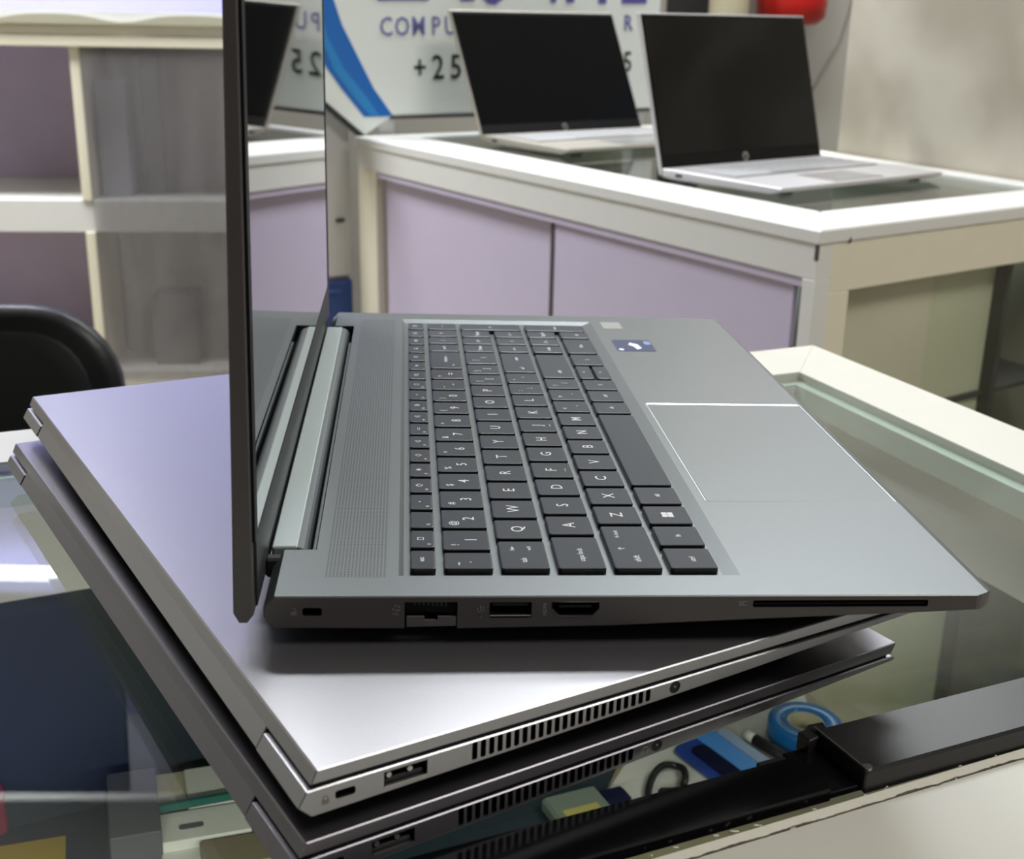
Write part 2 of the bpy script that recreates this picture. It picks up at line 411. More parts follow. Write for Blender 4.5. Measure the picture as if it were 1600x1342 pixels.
# ---- sign board behind the far end of the rear counter
sd = math.radians(28)
MSIGN = MW @ Matrix.Translation((-0.037, 2.003, 0)) @ Matrix.Rotation(sd, 4, 'Z')
sg = thing('sign_board', 'white shop sign with blue swoosh and purple and black lettering', 'sign', MSIGN)
out = [(692, -12), (60, -12), (1, -47), (-80, 17), (-200, 112), (-200, 560), (692, 560)]
obj('board', prism(new(), out, 'y', 0, 8), M_SIGN, sg)
def strip(pts, wdt):                                 # thick polyline outline in (s, z)
    L, Rr = [], []
    for i, p in enumerate(pts):
        a = Vector(pts[max(0, i - 1)]); c = Vector(pts[min(len(pts) - 1, i + 1)]); d = (c - a).normalized(); nrm = Vector((-d.y, d.x))
        L.append(tuple(Vector(p) + nrm * wdt / 2)); Rr.append(tuple(Vector(p) - nrm * wdt / 2))
    return L + Rr[::-1]
obj('edge_trim', prism(new(), strip([(-200, 112), (-80, 17), (1, -48)], 9), 'y', -2, 9), M_INK, sg)
obj('edge_trim', prism(new(), strip([(692, -14), (60, -14)], 7), 'y', -2, 9), M_DARKGAP, sg)
sw = [(64, -12), (25, 38), (-12, 105), (-36, 149), (-51, 191), (-62, 260), (-66, 340), (-60, 430), (-40, 560), (-130, 560), (-128, 300), (-120, 180), (-80, 90), (-40, 38), (4, -12)]
obj('blue_swoosh', prism(new(), sw, 'y', -0.6, 0.2), M_BLUE, sg)
obj('light_streak', prism(new(), [(-36, 75), (-66, 130), (-78, 180), (-76, 120), (-54, 70), (-6, 12), (18, -10), (34, -10), (10, 24)], 'y', -1.0, 0), M_BLUE2, sg)
def sign_text(s, x, z, cap, m, sq=1.0, bold=0.0):
    text_obj('lettering', s, cap / 0.70, m, sg, T(x, -1.0, z) @ Matrix.Rotation(math.radians(-1.5), 4, 'Y') @ ROT_FRONT, bold, 'LEFT', sq)
for i, (ch, x) in enumerate((('C', 38), ('O', 69), ('M', 104), ('P', 146), ('U', 174))):
    sign_text(ch, x, 131 + 0.026 * (x - 33), 33, M_PURPLE2, 0.84, 0.5)
sign_text('R', 598, 146, 30, M_PURPLE2, 0.9, 0.9); sign_text('Y', 632, 147, 30, M_PURPLE2, 0.9, 0.9)
sign_text('+', 107, 54, 42, M_INK, 0.85, 0.6); sign_text('2', 147, 54, 44, M_INK, 0.9, 0.6); sign_text('5', 186, 55, 44, M_INK, 0.9, 0.6)
sign_text('5', 600, 64, 40, M_INK, 0.9, 0.6)
for ch, x, sq, zz in (('E', 18, 1.5, 193), ('I', 190, 1.6, 196), ('S', 254, 0.75, 192), ('T', 385, 0.7, 197), ('I', 440, 1.0, 198), ('I', 520, 1.0, 198), ('L', 580, 0.9, 199)):
    sign_text(ch, x, zz, 120, M_PURPLE, sq, 1.5)
for x in (40, 640):
    obj('leg', box(new(), x, x + 30, 8, 38, FL, 400), M_CUP, sg)

# ---- white cupboard left of the rear counter
MCUP = MW @ Matrix.Translation((-0.037, 2.003, 0)) @ Matrix.Rotation(sd, 4, 'Z')
cb = thing('storage_cupboard', 'white cupboard with blue lower door beside the rear counter end', 'cupboard', MCUP, (-122, 45, FL))
z0 = -FL
obj('body', box(new(), 0, 112, 0, 300, 0, z0 + 110, 2), M_CUP, cb)
dr = obj('door', box(new(), 4, 109, -14, 0, z0 - 312, z0 + 104, 2), M_CUP, cb)
obj('latch', box(new(), 76, 94, -20, -14, z0 - 208, z0 - 200, 2), M_DARKGAP, dr)
dr = obj('door', box(new(), 4, 109, -14, 0, 60, z0 - 320, 2), M_CUPBLUE, cb, )
obj('handle', box(new(), 20, 80, -24, -14, z0 - 345, z0 - 335, 2), M_CUPBLUE, dr)
dr['label'] = 'blue lower cupboard door'

# ---- rear counter (display case seen behind the stack)
def line_x(p, d, q, e):
    p, d, q, e = map(Vector, (p, d, q, e)); t = ((q - p).x * e.y - (q - p).y * e.x) / (d.x * e.y - d.y * e.x); r = p + d * t; return (r.x, r.y)
rcn = thing('display_counter', 'white rear counter with lavender sliding panels and a glass end', 'counter', MW, (K.x, K.y, FL))
ko = (-K.x, -K.y, -FL)
RP = [kuv(0, 0), wl(560 - 0, -6), wl(-575, -6), kuv(0, 1164)]
RP[1] = line_x(kuv(0, 0), U, wl(0, -6), BD)
Vd_, Ud_, Bd_ = V, U, BD
IN = [line_x(kuv(104, 0), V, kuv(0, 96), U), line_x(kuv(0, 96), U, wl(0, -46), BD), line_x(wl(0, -46), BD, kuv(0, 1120), U), line_x(kuv(0, 1120), U, kuv(104, 0), V)]
def rail(o1, o2, i2, i1, z0, z1, m, par, off, name='top_rail', bev=2.0):
    return obj(name, poly_slab(new(), [o1, o2, i2, i1], z0, z1, bev), m, par, off)
for i in range(4):
    j = (i + 1) % 4
    rail(RP[i], RP[j], IN[j], IN[i], -62, -45, M_WHITE, rcn, ko)
obj('glass_top', poly_slab(new(), [(p[0], p[1]) for p in IN], -54, -48), M_GLASS, rcn, ko)
def vbox(u0, u1, v0, v1, z0, z1):
    return poly_slab(new(), [kuv(u0, v0), kuv(u1, v0), kuv(u1, v1), kuv(u0, v1)], z0, z1, 1.0)
obj('apron', vbox(3, 28, 3, 1160, -102, -60), M_WHITE, rcn, ko)                # staff side under the top
obj('apron', vbox(28, 585, 3, 22, -119, -60), M_CREAM, rcn, ko)               # glass end
obj('corner_post', vbox(3, 28, 3, 22, FL, -102), M_WHITE, rcn, ko)
obj('corner_post', vbox(28, 62, 3, 22, FL, -119), M_CREAM, rcn, ko)
obj('corner_post', vbox(3, 30, 1086, 1160, FL, -102), M_CREAM, rcn, ko)
obj('panel_track', vbox(6, 30, 22, 1086, -113, -102), M_LAV, rcn, ko)
obj('dark_channel', vbox(22, 30, 22, 42, FL + 60, -113), M_DARKGAP, rcn, ko)
obj('sliding_panel', vbox(12, 20, 42, 524, FL + 60, -113), M_LAV, rcn, ko)
obj('sliding_panel', vbox(20, 28, 533, 1086, FL + 60, -113), M_LAV, rcn, ko)
obj('panel_gap_strip', vbox(11, 21, 524, 533, FL + 60, -113), M_DARKGAP, rcn, ko)  # dark strip put where the gap between the panels shows
obj('plinth', vbox(10, 580, 12, 1150, FL, FL + 60), M_CREAM, rcn, ko)
obj('glass_end', vbox(62, 560, 10, 15, FL + 60, -119), M_GLASS, rcn, ko)
obj('inner_board', vbox(40, 258, 34, 40, FL + 60, -64), M_KHAKI, rcn, ko).data.materials[0] = mat('inner_board_beige', srgb(240, 226, 204), 0.6, noise=(6, 0.12))
obj('inner_board', vbox(258.5, 392, 37, 43, FL + 60, -64), mat('inner_board_olive', srgb(228, 222, 194), 0.6, noise=(6, 0.12)), rcn, ko)
obj('glass_divider', vbox(392.5, 402, 18, 150, FL + 60, -119), M_DARKGAP, rcn, ko)
obj('shelf', vbox(300, 560, 30, 146, -305, -298), M_DARKGAP, rcn, ko)
obj('inner_board', vbox(410, 560, 150, 158, FL + 60, -64), mat('inner_board_grey', srgb(170, 182, 174), 0.5, noise=(6, 0.1)), rcn, ko)
obj('end_panel', vbox(30, 600, 1140, 1160, FL + 60, -62), M_CREAM, rcn, ko)
obj('inside_shelf', vbox(30, 600, 170, 1130, -262, -250), mat('inner_shelf_green', srgb(120, 136, 124), 0.5, noise=(5, 0.3)), rcn, ko)
obj('screw', cyl(new(), (*kuv(52, 2), -60), 'x', 3.5, 2, 10), M_DARKGAP, rcn, ko)
obj('edge_chip', vbox(1.5, 4.5, 2, 6, -80, -62), M_DARKGAP, rcn, ko)

# ---- two open laptops on the rear counter
def far_laptop(label, F, back_deg, wd, dp, lid, lean, z, metal, keys):
    """F: front-left foot corner (room mm). local x: along the front edge, y: towards the hinge"""
    rz = back_deg - 90
    t = thing('open_laptop', label, 'laptop', MW, (F[0], F[1], z), rz, 'open laptops on the rear counter')
    bm = new(); prism(bm, [(0, 8), (2, 12.5), (dp, 16), (dp, 4), (dp - 20, 2), (20, 2.5)], 'x', 0, wd, 1.0)
    obj('base', bm, metal, t)
    for x in (25, wd - 45):
        obj('foot', box(new(), x, x + 20, 20, 26, 0, 3), M_RUBBER, t); obj('foot', box(new(), x, x + 20, dp - 26, dp - 20, 0, 3), M_RUBBER, t)
    slope = 3.5 / dp
    kb = obj('keyboard_well', box(new(), wd * 0.06, wd * 0.94, dp * 0.46, dp * 0.90, 14.0, 12.7 + slope * dp * 0.9), mat('far_key_well', srgb(150, 150, 150), 0.4, 0.5), t)
    nx, ny = 15, 5
    kw = wd * 0.88 / nx; kd = dp * 0.44 / ny
    kme = None
    for j in range(ny):
        for i in range(nx):
            if j == 0 and 4 <= i <= 9: continue
            if kme is None: kme = to_mesh('key', box(new(), 0, kw * 0.86, 0, kd * 0.84, 0, 1.6, 0.4), keys)
            k = obj('key', kme, None, t); yy = dp * 0.46 + j * kd + kd * 0.08
            k.location = ((wd * 0.06 + i * kw + kw * 0.07) / 1000, yy / 1000, (12.4 + slope * (yy + kd)) / 1000)
    obj('key', box(new(), wd * 0.06 + 4 * kw, wd * 0.06 + 10 * kw - 2, dp * 0.47, dp * 0.47 + kd * 0.84, 13, 12.4 + slope * dp * 0.56 + 1.4, 0.4), keys, t)
    obj('touchpad', box(new(), wd * 0.35, wd * 0.65, dp * 0.06, dp * 0.40, 12, 12.8 + slope * dp * 0.3), mat('far_touchpad', srgb(168, 168, 168), 0.3, 0.5), t)
    obj('side_port', box(new(), -0.4, 2, dp * 0.82, dp * 0.88, 7, 11), M_BLACK, t)
    # lid: hinge at the back edge, tipped back
    a = math.atan2(lean, math.sqrt(lid * lid - lean * lean))
    piv = Vector((0, dp + 2, 12)) / 1000
    L = obj('lid', box(new(), 0, wd, 0, 6, -6, lid, 1.5, 2), metal, t); L.location = piv; L.rotation_euler = (-a, 0, 0)
    obj('bezel', box(new(), 2.5, wd - 2.5, -1.2, 0.2, 2, lid - 3, 0.3), M_BEZEL, L)
    obj('screen', box(new(), 5, wd - 5, -1.6, -1.0, 22, lid - 8), M_SCREENFAR, L)
    lg = obj('round_logo', cyl(new(), (wd / 2, -1.9, 12), 'y', 6.5, 0.8, 20), M_METAL, L)
    bm = new(); tube(bm, [(wd / 2 - 2.2, -2.2, 16.5), (wd / 2 - 3.6, -2.2, 8.4)], 0.55, 6); tube(bm, [(wd / 2 - 2.9, -2.2, 12.2), (wd / 2 - 0.8, -2.2, 12.9), (wd / 2 - 1.6, -2.2, 9)], 0.5, 6)
    tube(bm, [(wd / 2 + 1.6, -2.2, 14.2), (wd / 2 - 0.2, -2.2, 7.6)], 0.55, 6); tube(bm, [(wd / 2 + 1.4, -2.2, 13.6), (wd / 2 + 3.6, -2.2, 13), (wd / 2 + 2.4, -2.2, 9.6), (wd / 2 + 0.6, -2.2, 9.8)], 0.5, 6)
    obj('logo_strokes', bm, M_BLACK, L)
    return t
M_FAR = mat('far_silver', srgb(200, 198, 200), 0.38, 0.45)
M_FARKEY = mat('far_keys', srgb(176, 176, 178), 0.45, 0.2)
M_FARGOLD = mat('far_warm_silver', srgb(176, 170, 158), 0.4, 0.45)
far_laptop('silver open laptop with black screen on the rear counter, the nearer and right one', (527, 1215), 123.5, 357, 219, 222, 61, -47, M_FAR, M_FARKEY)
far_laptop('silver open laptop with black screen on the rear counter, behind the other, left', (308, 1679), 122.5, 388, 240, 238, 104, -47, M_FARGOLD, M_FARKEY)

# ---- shelf unit at the left back
shu = thing('shelf_unit', 'white shelf unit with lavender lit top niche and dusty glass doors', 'shelf', MW, (-820, 2500, FL))
so = (820, -2500, -FL)
X0, X1 = -1500, -180
obj('side_panel', box(new(), X0 - 20, X0, 2490, 2900, FL, 1700, 1), M_WHITE, shu, so)
obj('side_panel', box(new(), X1, X1 + 20, 2490, 2900, FL, 1700, 1), M_WHITE, shu, so)
obj('back_panel', box(new(), X0, X1, 2892, 2900, FL, 140), M_SHELFBACK, shu, so)
nb = obj('niche_back', box(new(), X0, X1, 2872, 2880, 150, 1700), M_LAVWALL, shu, so); nb['label'] = 'lavender niche back lit from above'
obj('reflected_board', box(new(), X0, -640, 2490, 2520, 1132, 1700, 2), M_NAVY, shu, so)['label'] = 'dark navy board added for its reflection in the glass'  # unseen board added to give a dark reflection in the counter glass
obj('lamp_tube', cyl(new(), (X0 + 20, 2800, 1212), 'x', 17, 800, 14), M_TUBE, shu, so)
obj('lamp_tube', cyl(new(), (X0 + 20, 2560, 1660), 'x', 13, 720, 14), M_TUBE, shu, so)  # second tube, added out of view behind the navy board to light the niche
obj('top_board', box(new(), X0 - 20, X1 + 20, 2490, 2900, 1700, 1720, 1), M_WHITE, shu, so)
# main shelf: front rail of two bands with a sagging strip on top
obj('shelf_board', box(new(), X0, X1, 2500, 2880, 92, 118, 1), M_WHITE, shu, so)
obj('rail_lower', box(new(), X0, X1, 2488, 2502, 91, 114, 1.5), M_CREAM, shu, so)
obj('rail_upper', box(new(), X0, X1, 2492, 2502, 114.5, 140, 1.0), M_CREAM, shu, so)
top = []
for k in range(49):
    x = X0 + (X1 - X0) * k / 48
    ph = ((x + 560) / 300.0 + 0.5) % 1.0 - 0.5
    top.append((x, 158 - 16 * math.exp(-(ph / 0.22) ** 2)))
obj('edge_band', prism(new(), [(X0, 138)] + [(X1, 138)] + top[::-1], 'y', 2478, 2484), mat('darker_edge_band', srgb(176, 173, 152), 0.5), shu, so)  # darker than the band behind so the sag shows
top2 = [(x, 163) for x, _ in top]
obj('edge_band', prism(new(), [(X0, 138), (X1, 138), (X1, 165), (X0, 160)], 'y', 2486, 2492), M_WHITE, shu, so)
# lower compartments
obj('shelf_board', box(new(), X0, X1, 2505, 2892, -312, -240, 1), M_WHITE, shu, so).data.materials[0] = M_WHITE
obj('shelf_board', box(new(), X0, X1, 2505, 2892, -680, -640, 1), M_WHITE, shu, so)
obj('divider', box(new(), -684, -662, 2500, 2892, -640, -312, 1), M_CREAM, shu, so)
obj('divider', box(new(), -684, -662, 2500, 2892, -240, 92, 1), M_CREAM, shu, so)
gd = obj('glass_door', box(new(), -660, X1 - 2, 2494, 2499, -660, 90), M_GLASSDUSTY, shu, so)
obj('grey_panel', box(new(), -655, X1 - 5, 2700, 2708, -240, 92), M_SHELFGREY, shu, so)
obj('grey_panel', box(new(), -655, X1 - 5, 2700, 2708, -640, -312), M_SHELFGREY, shu, so)
obj('lower_panel', box(new(), X0, X1, 2510, 2530, FL, -680), M_CUP, shu, so)
for (x0, x1, y0, y1, z0, z1, m, lb) in ((-650, -585, 2560, 2660, -240, 20, mat('grey_carton', srgb(140, 144, 158), 0.7), 'tall grey carton behind the glass on the middle shelf'),
                                         (-560, -520, 2600, 2660, -240, -60 + 130, mat('dark_carton', srgb(96, 94, 100), 0.7), 'narrow dark carton behind the glass on the middle shelf'),
                                         (-560, -460, 2560, 2660, -640, -470, mat('dim_carton', srgb(120, 116, 118), 0.7), 'low dim carton behind the glass on the bottom shelf')):
    single('carton', box(new(), -(x1 - x0) / 2, (x1 - x0) / 2, -(y1 - y0) / 2, (y1 - y0) / 2, 0, z1 - z0, 2), m, lb, 'box', MW, ((x0 + x1) / 2, (y0 + y1) / 2, z0))

# ---- chair
ch = thing('office_chair', 'black vinyl padded chair behind the near counter at left', 'chair', MW, (-518, 1150, FL + 8), -5)
def pad(wd, ht, thick, r, bul, n=8):
    """padded back: rounded outline in (x,z) lofted along y with a bulge"""
    bm = bmesh.new(); o0 = rrect(-wd / 2, wd / 2, 0, ht, r, n)
    rings = []
    for y, s in ((-thick / 2, 0.86), (-thick / 2 + 4, 0.93), (-thick / 4, 1.0), (thick / 4, 1.0), (thick / 2 - 4, 0.93), (thick / 2, 0.86)):
        rings.append([bm.verts.new((x * s, y, ht / 2 + (z - ht / 2) * s)) for x, z in o0])
    for a, b_ in zip(rings, rings[1:]):
        for k in range(len(a)):
            f = bm.faces.new((a[k], a[(k + 1) % len(a)], b_[(k + 1) % len(a)], b_[k])); f.smooth = True
    bm.faces.new(rings[0]); bm.faces.new(rings[-1][::-1])
    return bm
obj('backrest', pad(430, 400, 34, 105, 10), M_LEATHER2, ch, (0, 0, 372))
obj('back_cushion', pad(384, 364, 46, 84, 10), M_LEATHER, ch, (0, 0, 389))
bm = new(); box(bm, -225, 225, -470, -30, 420, 490, 30, 3)
obj('seat', bm, M_LEATHER, ch)
bm = new(); tube(bm, [(0, 22, 460), (0, 26, 400), (0, 0, 385), (0, -200, 400)], 14)
obj('back_bracket', bm, M_LEATHER2, ch)
obj('gas_column', cyl(new(), (0, -250, 90), 'z', 25, 335, 18), M_CHROME, ch)
for k in range(5):
    a = 2 * PI * k / 5 + 0.3
    bm = new(); tube(bm, [(0, -250, 105), (150 * math.cos(a), -250 + 150 * math.sin(a), 90), (270 * math.cos(a), -250 + 270 * math.sin(a), 62)], [22, 18, 14])
    lg = obj('leg', bm, M_LEATHER2, ch)
    obj('caster', cyl(new(), (270 * math.cos(a), -262 + 270 * math.sin(a), 26), 'y', 26, 24, 16), M_BLACK, lg)

# ---- lamps on the ceiling
for i, (x, y, lx, ly, lb) in enumerate(((1300, 2500, 1200, 500, 'white ceiling light panel beyond the rear counter'), (360, 1930, 600, 250, 'short white ceiling light panel over the far end of the rear counter'), (-1200, 2000, 900, 500, 'square ceiling light panel in front of the shelf unit'), (1500, -500, 1200, 800, 'white ceiling light panel at the right over the near counter'))):
    cl = thing('ceiling_light', lb, 'light', MW, (x, y, 1800))
    obj('frame', box(new(), -lx / 2 - 20, lx / 2 + 20, -ly / 2 - 20, ly / 2 + 20, 10, 50, 2), M_WHITE, cl)
    obj('diffuser', box(new(), -lx / 2, lx / 2, -ly / 2, ly / 2, 2, 10), M_PANEL, cl)

# ================================================================ NEAR COUNTER (stack frame, mm)
ct = thing('display_counter', 'white near counter with inset glass top carrying the laptop stack', 'counter', MS, (0, 0, FL))
co = (0, 0, -FL)
ZF, ZG = -58.0, -58.6
nd = Vector((math.cos(math.radians(21.0)), math.sin(math.radians(21.0)))); nn = Vector((-nd.y, nd.x))           # along / across the near edge
n0 = Vector((146.3, -46.3))
BRi = Vector((322, 468)); Rd = Vector((64.5, -202.5)).normalized(); Bd = Vector((-487.6, -194)).normalized()
Bo = Vector((356, 544)); Ro = Vector((68, -203)).normalized(); Bod = Vector((-536, -221)).normalized()
LFi = Vector((-420, 0)); Ld = nn
inn = [Vector(line_x(n0, nd, LFi, Ld)), Vector(line_x(n0, nd, BRi, Rd)), BRi, Vector(line_x(BRi, Bd, LFi, Ld))]
n1 = n0 - nn * 66; LFo = LFi - nd * 62
outp = [Vector(line_x(n1, nd, LFo, Ld)), Vector(line_x(n1, nd, Bo, Ro)), Bo, Vector(line_x(Bo, Bod, LFo, Ld))]
def tt(v): return (v.x, v.y)
for i in range(4):
    j = (i + 1) % 4
    rail(tt(outp[i]), tt(outp[j]), tt(inn[j]), tt(inn[i]), -82, ZF, M_WHITENEAR, ct, co, bev=0.3)
cen = sum((v for v in inn), Vector((0, 0))) / 4
def inset(poly, d):
    res = []
    n = len(poly)
    for i in range(n):
        a, b_, c = poly[i - 1], poly[i], poly[(i + 1) % n]
        d1 = (b_ - a).normalized(); d2 = (c - b_).normalized()
        n1_ = Vector((-d1.y, d1.x)); n2_ = Vector((-d2.y, d2.x))
        res.append(Vector(line_x(a + n1_ * d, d1, b_ + n2_ * d, d2)))
    return res
gi = inset(inn, 0.6); le = inset(inn, 9)
obj('glass_top', poly_slab(new(), [tt(v) for v in gi], ZG - 5, ZG), M_GLASS, ct, co)
for i in range(4):
    j = (i + 1) % 4
    rail(tt(inn[i]), tt(inn[j]), tt(le[j]), tt(le[i]), -80, ZG - 5.3, M_LEDGE, ct, co, 'glass_ledge', 0.3)
o2 = inset(outp, 8); o3 = inset(outp, 26)
for i in range(4):
    j = (i + 1) % 4
    rail(tt(o2[i]), tt(o2[j]), tt(o3[j]), tt(o3[i]), -150, -82, M_WHITE, ct, co, 'apron', 1)
    pc = outp[i] + (cen - outp[i]).normalized() * 44
    obj('corner_post', poly_slab(new(), [(pc.x - 22, pc.y - 22), (pc.x + 22, pc.y - 22), (pc.x + 22, pc.y + 22), (pc.x - 22, pc.y + 22)], FL + 3, -82, 1), M_CREAM, ct, co)
o4 = inset(outp, 16); o5 = inset(outp, 20)
for i, (nm, m) in enumerate((('glass_front', M_GLASS), ('glass_end', M_GLASS), ('back_panel', M_TEAL), ('glass_end', M_GLASS))):  # back panel coloured dark so less light comes up through the glass
    j = (i + 1) % 4
    rail(tt(o4[i]), tt(o4[j]), tt(o5[j]), tt(o5[i]), FL + 70, -150, m, ct, co, nm, 0)
rail(*[tt(v) for v in o3], FL + 5, FL + 70, M_CREAM, ct, co, 'plinth', 1)
# interior: shelf board at mid height, khaki on the right, dark teal at left
ZS = -300.0
def ab(a, b_): v = nd * a + nn * b_; return (v.x, v.y)
SH = inset(outp, 40)
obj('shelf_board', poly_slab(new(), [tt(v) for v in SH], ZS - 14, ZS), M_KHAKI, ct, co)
# chipped white sealant and the dirty crack along the near edge of the glass
def edge_line(off, amp, n=420, s=3, slow=0.0):
    rnd = random.Random(s); out = []; wv = 0.0
    for k in range(n + 1):
        t = -140 + 420 * k / n
        wv = wv * 0.86 + rnd.uniform(-amp, amp) * 0.5
        p = n0 + nd * t - nn * (off + wv + rnd.uniform(-amp, amp) * 0.35); out.append((p.x, p.y))
    return out
def ribbon(A, B, z0, z1):
    bm = bmesh.new()
    R_ = [[bm.verts.new((a[0], a[1], z0)), bm.verts.new((a[0], a[1], z1)), bm.verts.new((b_[0], b_[1], z1)), bm.verts.new((b_[0], b_[1], z0))] for a, b_ in zip(A, B)]
    for p_, q_ in zip(R_, R_[1:]):
        for k in range(4): bm.faces.new((p_[k], p_[(k + 1) % 4], q_[(k + 1) % 4], q_[k]))
    bm.faces.new(R_[0]); bm.faces.new(R_[-1])
    return bm
obj('sealant_bead', ribbon(edge_line(-4.3, 0.03, s=3), edge_line(-0.2, 0.02, s=4), ZG + 0.02, ZF + 0.15), M_BEAD, ct, co)
rnd = random.Random(9); cl_, A_, B_ = 0.0, [], []
for k in range(421):
    cl_ = cl_ * 0.8 + rnd.uniform(-0.2, 0.2); wd_ = 0.16 + 0.12 * (0.5 + 0.5 * math.sin(k * 0.37 + 2 * math.sin(k * 0.11))) + (0.25 if (k // 9) % 11 == 0 else 0)
    p = n0 + nd * (-140 + k) - nn * (cl_ - 0.05)
    A_.append(tt(p + nn * wd_)); B_.append(tt(p - nn * wd_))
obj('dirty_crack', ribbon(A_, B_, ZF - 1, ZF + 0.3), M_CRACK, ct, co)
bm = new()
rnd = random.Random(5)
for k in range(26):
    p = n0 + nd * rnd.uniform(-60, 130) + nn * rnd.uniform(4.9, 6.6); r = rnd.uniform(0.2, 0.6)
    box(bm, p.x - r * 1.6, p.x + r * 1.6, p.y - r * 0.7, p.y + r * 0.7, ZG, ZG + 0.5, 0.1)
tag(obj('sealant_crumbs', bm, M_BEAD, ct, co), kind='stuff')

# ---- goods inside the near counter
def ss(name, bm, m, label, cat, loc, rz=0.0, group=None):
    return single(name, bm, m, label, cat, MS, loc, rz, group)
def back(px, py, z):
    o = Vector((43.25, -344.92, 171.22)); d = r_ * ((px - 800) / 1914.92) + u_ * (-(py - 671) / 1914.92) + f_
    return o + d * ((z - o.z) / d.z)
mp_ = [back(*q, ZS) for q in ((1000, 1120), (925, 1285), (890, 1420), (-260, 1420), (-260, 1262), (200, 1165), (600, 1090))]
obj('shelf_dark_sheet', poly_slab(new(), [(v.x, v.y) for v in mp_], ZS - 0.4, ZS + 0.05), M_TEAL, ct, co)  # added dark sheet so the left of the case interior reads dark
def carton(px, py, wd, dp, ht, rz, m, label, lid=True, z=ZS):
    p = back(px, py, z + ht)
    t = thing('small_box', label, 'box', MS, (p.x, p.y, z), rz, 'small boxes under the near counter glass')
    obj('tray', box(new(), -wd / 2 + 0.6, wd / 2 - 0.6, -dp / 2 + 0.6, dp / 2 - 0.6, 0, ht - 1, 0.4), m, t)
    obj('lid', box(new(), -wd / 2, wd / 2, -dp / 2, dp / 2, ht * 0.45, ht, 0.8), m, t)
    return t
carton(268, 1232, 30, 34, 26, 14, M_BOXC, 'cream box between the dark grey box and a pale box, behind the green glass strip')
carton(330, 1222, 30, 36, 28, 14, M_BOXW, 'pale box touching the stack side, behind the green glass strip')
cb2 = carton(318, 1284, 52, 28, 26, 14, M_BOXW, 'widest white box with a grey printed mark, in front of the green glass strip')
obj('printed_mark', poly_slab(new(), rrect(-14, 0, -4, 1, 2), 26, 26.15), M_GREYBOX, cb2)
carton(290, 1332, 26, 16, 20, 14, M_BOXW, 'small white box at the bottom edge of the picture')
carton(372, 1326, 40, 26, 26, 14, M_BOXC, 'olive cream box under the rear corner of the dark laptop').children[0].data.materials[0] = M_KHAKI
carton(208, 1252, 28, 64, 36, 14, M_GREYBOX, 'tall dark grey box left of the white boxes')
p = back(232, 1262, ZS + 31)
ss('glass_strip', box(new(), -42, 30, -1.5, 1.5, 0, 5, 0.3), M_GLASSEDGE, 'dark green strip of glass lying across the small boxes', 'glass', (p.x + 22, p.y + 4, ZS + 28.2), 16)
p = back(45, 1336, ZS + 2)
ss('yellow_card', box(new(), -30, 20, -14, 14, 0, 1.2), M_YELLOW, 'yellow card on the shelf at the lower left corner', 'card', (p.x, p.y, ZS + 0.1), 14)
p = back(-34, 1228, ZS + 34)
ss('pink_packet', box(new(), -14, 12, -9, 9, 0, 34, 2), M_PINK, 'pink packet standing on the shelf at the left picture edge', 'packet', (p.x, p.y, ZS + 0.1), 40)
# white sheet with cable loop, blue package, pen and tape roll
p0 = [back(*q, ZS + 1) for q in ((930, 1268), (1010, 1140), (1255, 1080), (1275, 1140), (1200, 1260), (1010, 1330))]
ss('white_sheet', poly_slab(new(), [(v.x, v.y) for v in p0], ZS + 0.2, ZS + 1), M_PAPER, 'white paper sheet under the blue package and cable loop', 'paper', (0, 0, 0))
def loop(cx, cy, rx_, ry_, rot, z, n=30, gap=0.0):
    return [(cx + rx_ * math.cos(a) * math.cos(rot) - ry_ * math.sin(a) * math.sin(rot), cy + rx_ * math.cos(a) * math.sin(rot) + ry_ * math.sin(a) * math.cos(rot), z + 1.5 * math.sin(3 * a)) for a in [gap + (2 * PI - 2 * gap) * k / n for k in range(n + 1)]]
p = back(1042, 1226, ZS + 5)
cbl = thing('cable_loop', 'black cable loop with a plug lying on the white sheet', 'cable', MS, (p.x, p.y, ZS + 1.1))
bm = new(); tube(bm, loop(0, 0, 10.5, 25, -0.45, 4.2, gap=0.1), 2.4, 8)
obj('cable', bm, M_CABLE, cbl)
obj('plug', box(new(), -8, 6, -22, -8, 0, 9, 2), M_CABLE, cbl)
p = back(1140, 1185, ZS + 6)
pk = thing('blue_package', 'pale and deep blue plastic package on the white sheet', 'package', MS, (p.x, p.y, ZS + 1.1), -62)
obj('pouch', poly_slab(new(), rrect(-32, 28, -24, 24, 6), 0, 4, 1), M_PKBLUE2, pk)
obj('dark_insert', poly_slab(new(), rrect(-22, 24, -17, -4, 5), 4, 6, 0.6), M_NAVY, pk)
obj('bright_strip', poly_slab(new(), rrect(-31, 28, -3, 13, 2), 4, 5.6, 0.4), M_PKBLUE, pk)
obj('clear_strip', poly_slab(new(), rrect(-30, 27, 14, 23.5, 2), 4, 4.6), mat('pale_blue_film', srgb(150, 172, 206), 0.3), pk)
p = back(1212, 1172, ZS + 6)
pn = thing('stylus', 'short dark stylus with a pale cap between blue package and tape roll', 'pen', MS, (p.x, p.y, ZS + 5.1), -55)
bm = new(); cyl(bm, (-18, 0, 0), 'x', 4, 34, 12); obj('barrel', bm, M_RUBBER, pn)
bm = new(); cyl(bm, (-26, 0, 0), 'x', 3.6, 8, 12); obj('cap', bm, M_BOXW, pn)
p = back(1258, 1130, ZS + 12)
tr = thing('tape_roll', 'round roll of blue tape behind the black battery', 'tape', MS, (p.x, p.y, ZS + 0.2))
bm = new(); lathe(bm, (0, 0, 0), [(13, 0), (25, 0), (25.5, 1), (25.5, 13), (25, 14), (13, 14), (13, 0.2)], 36); obj('roll', bm, M_DISC, tr)
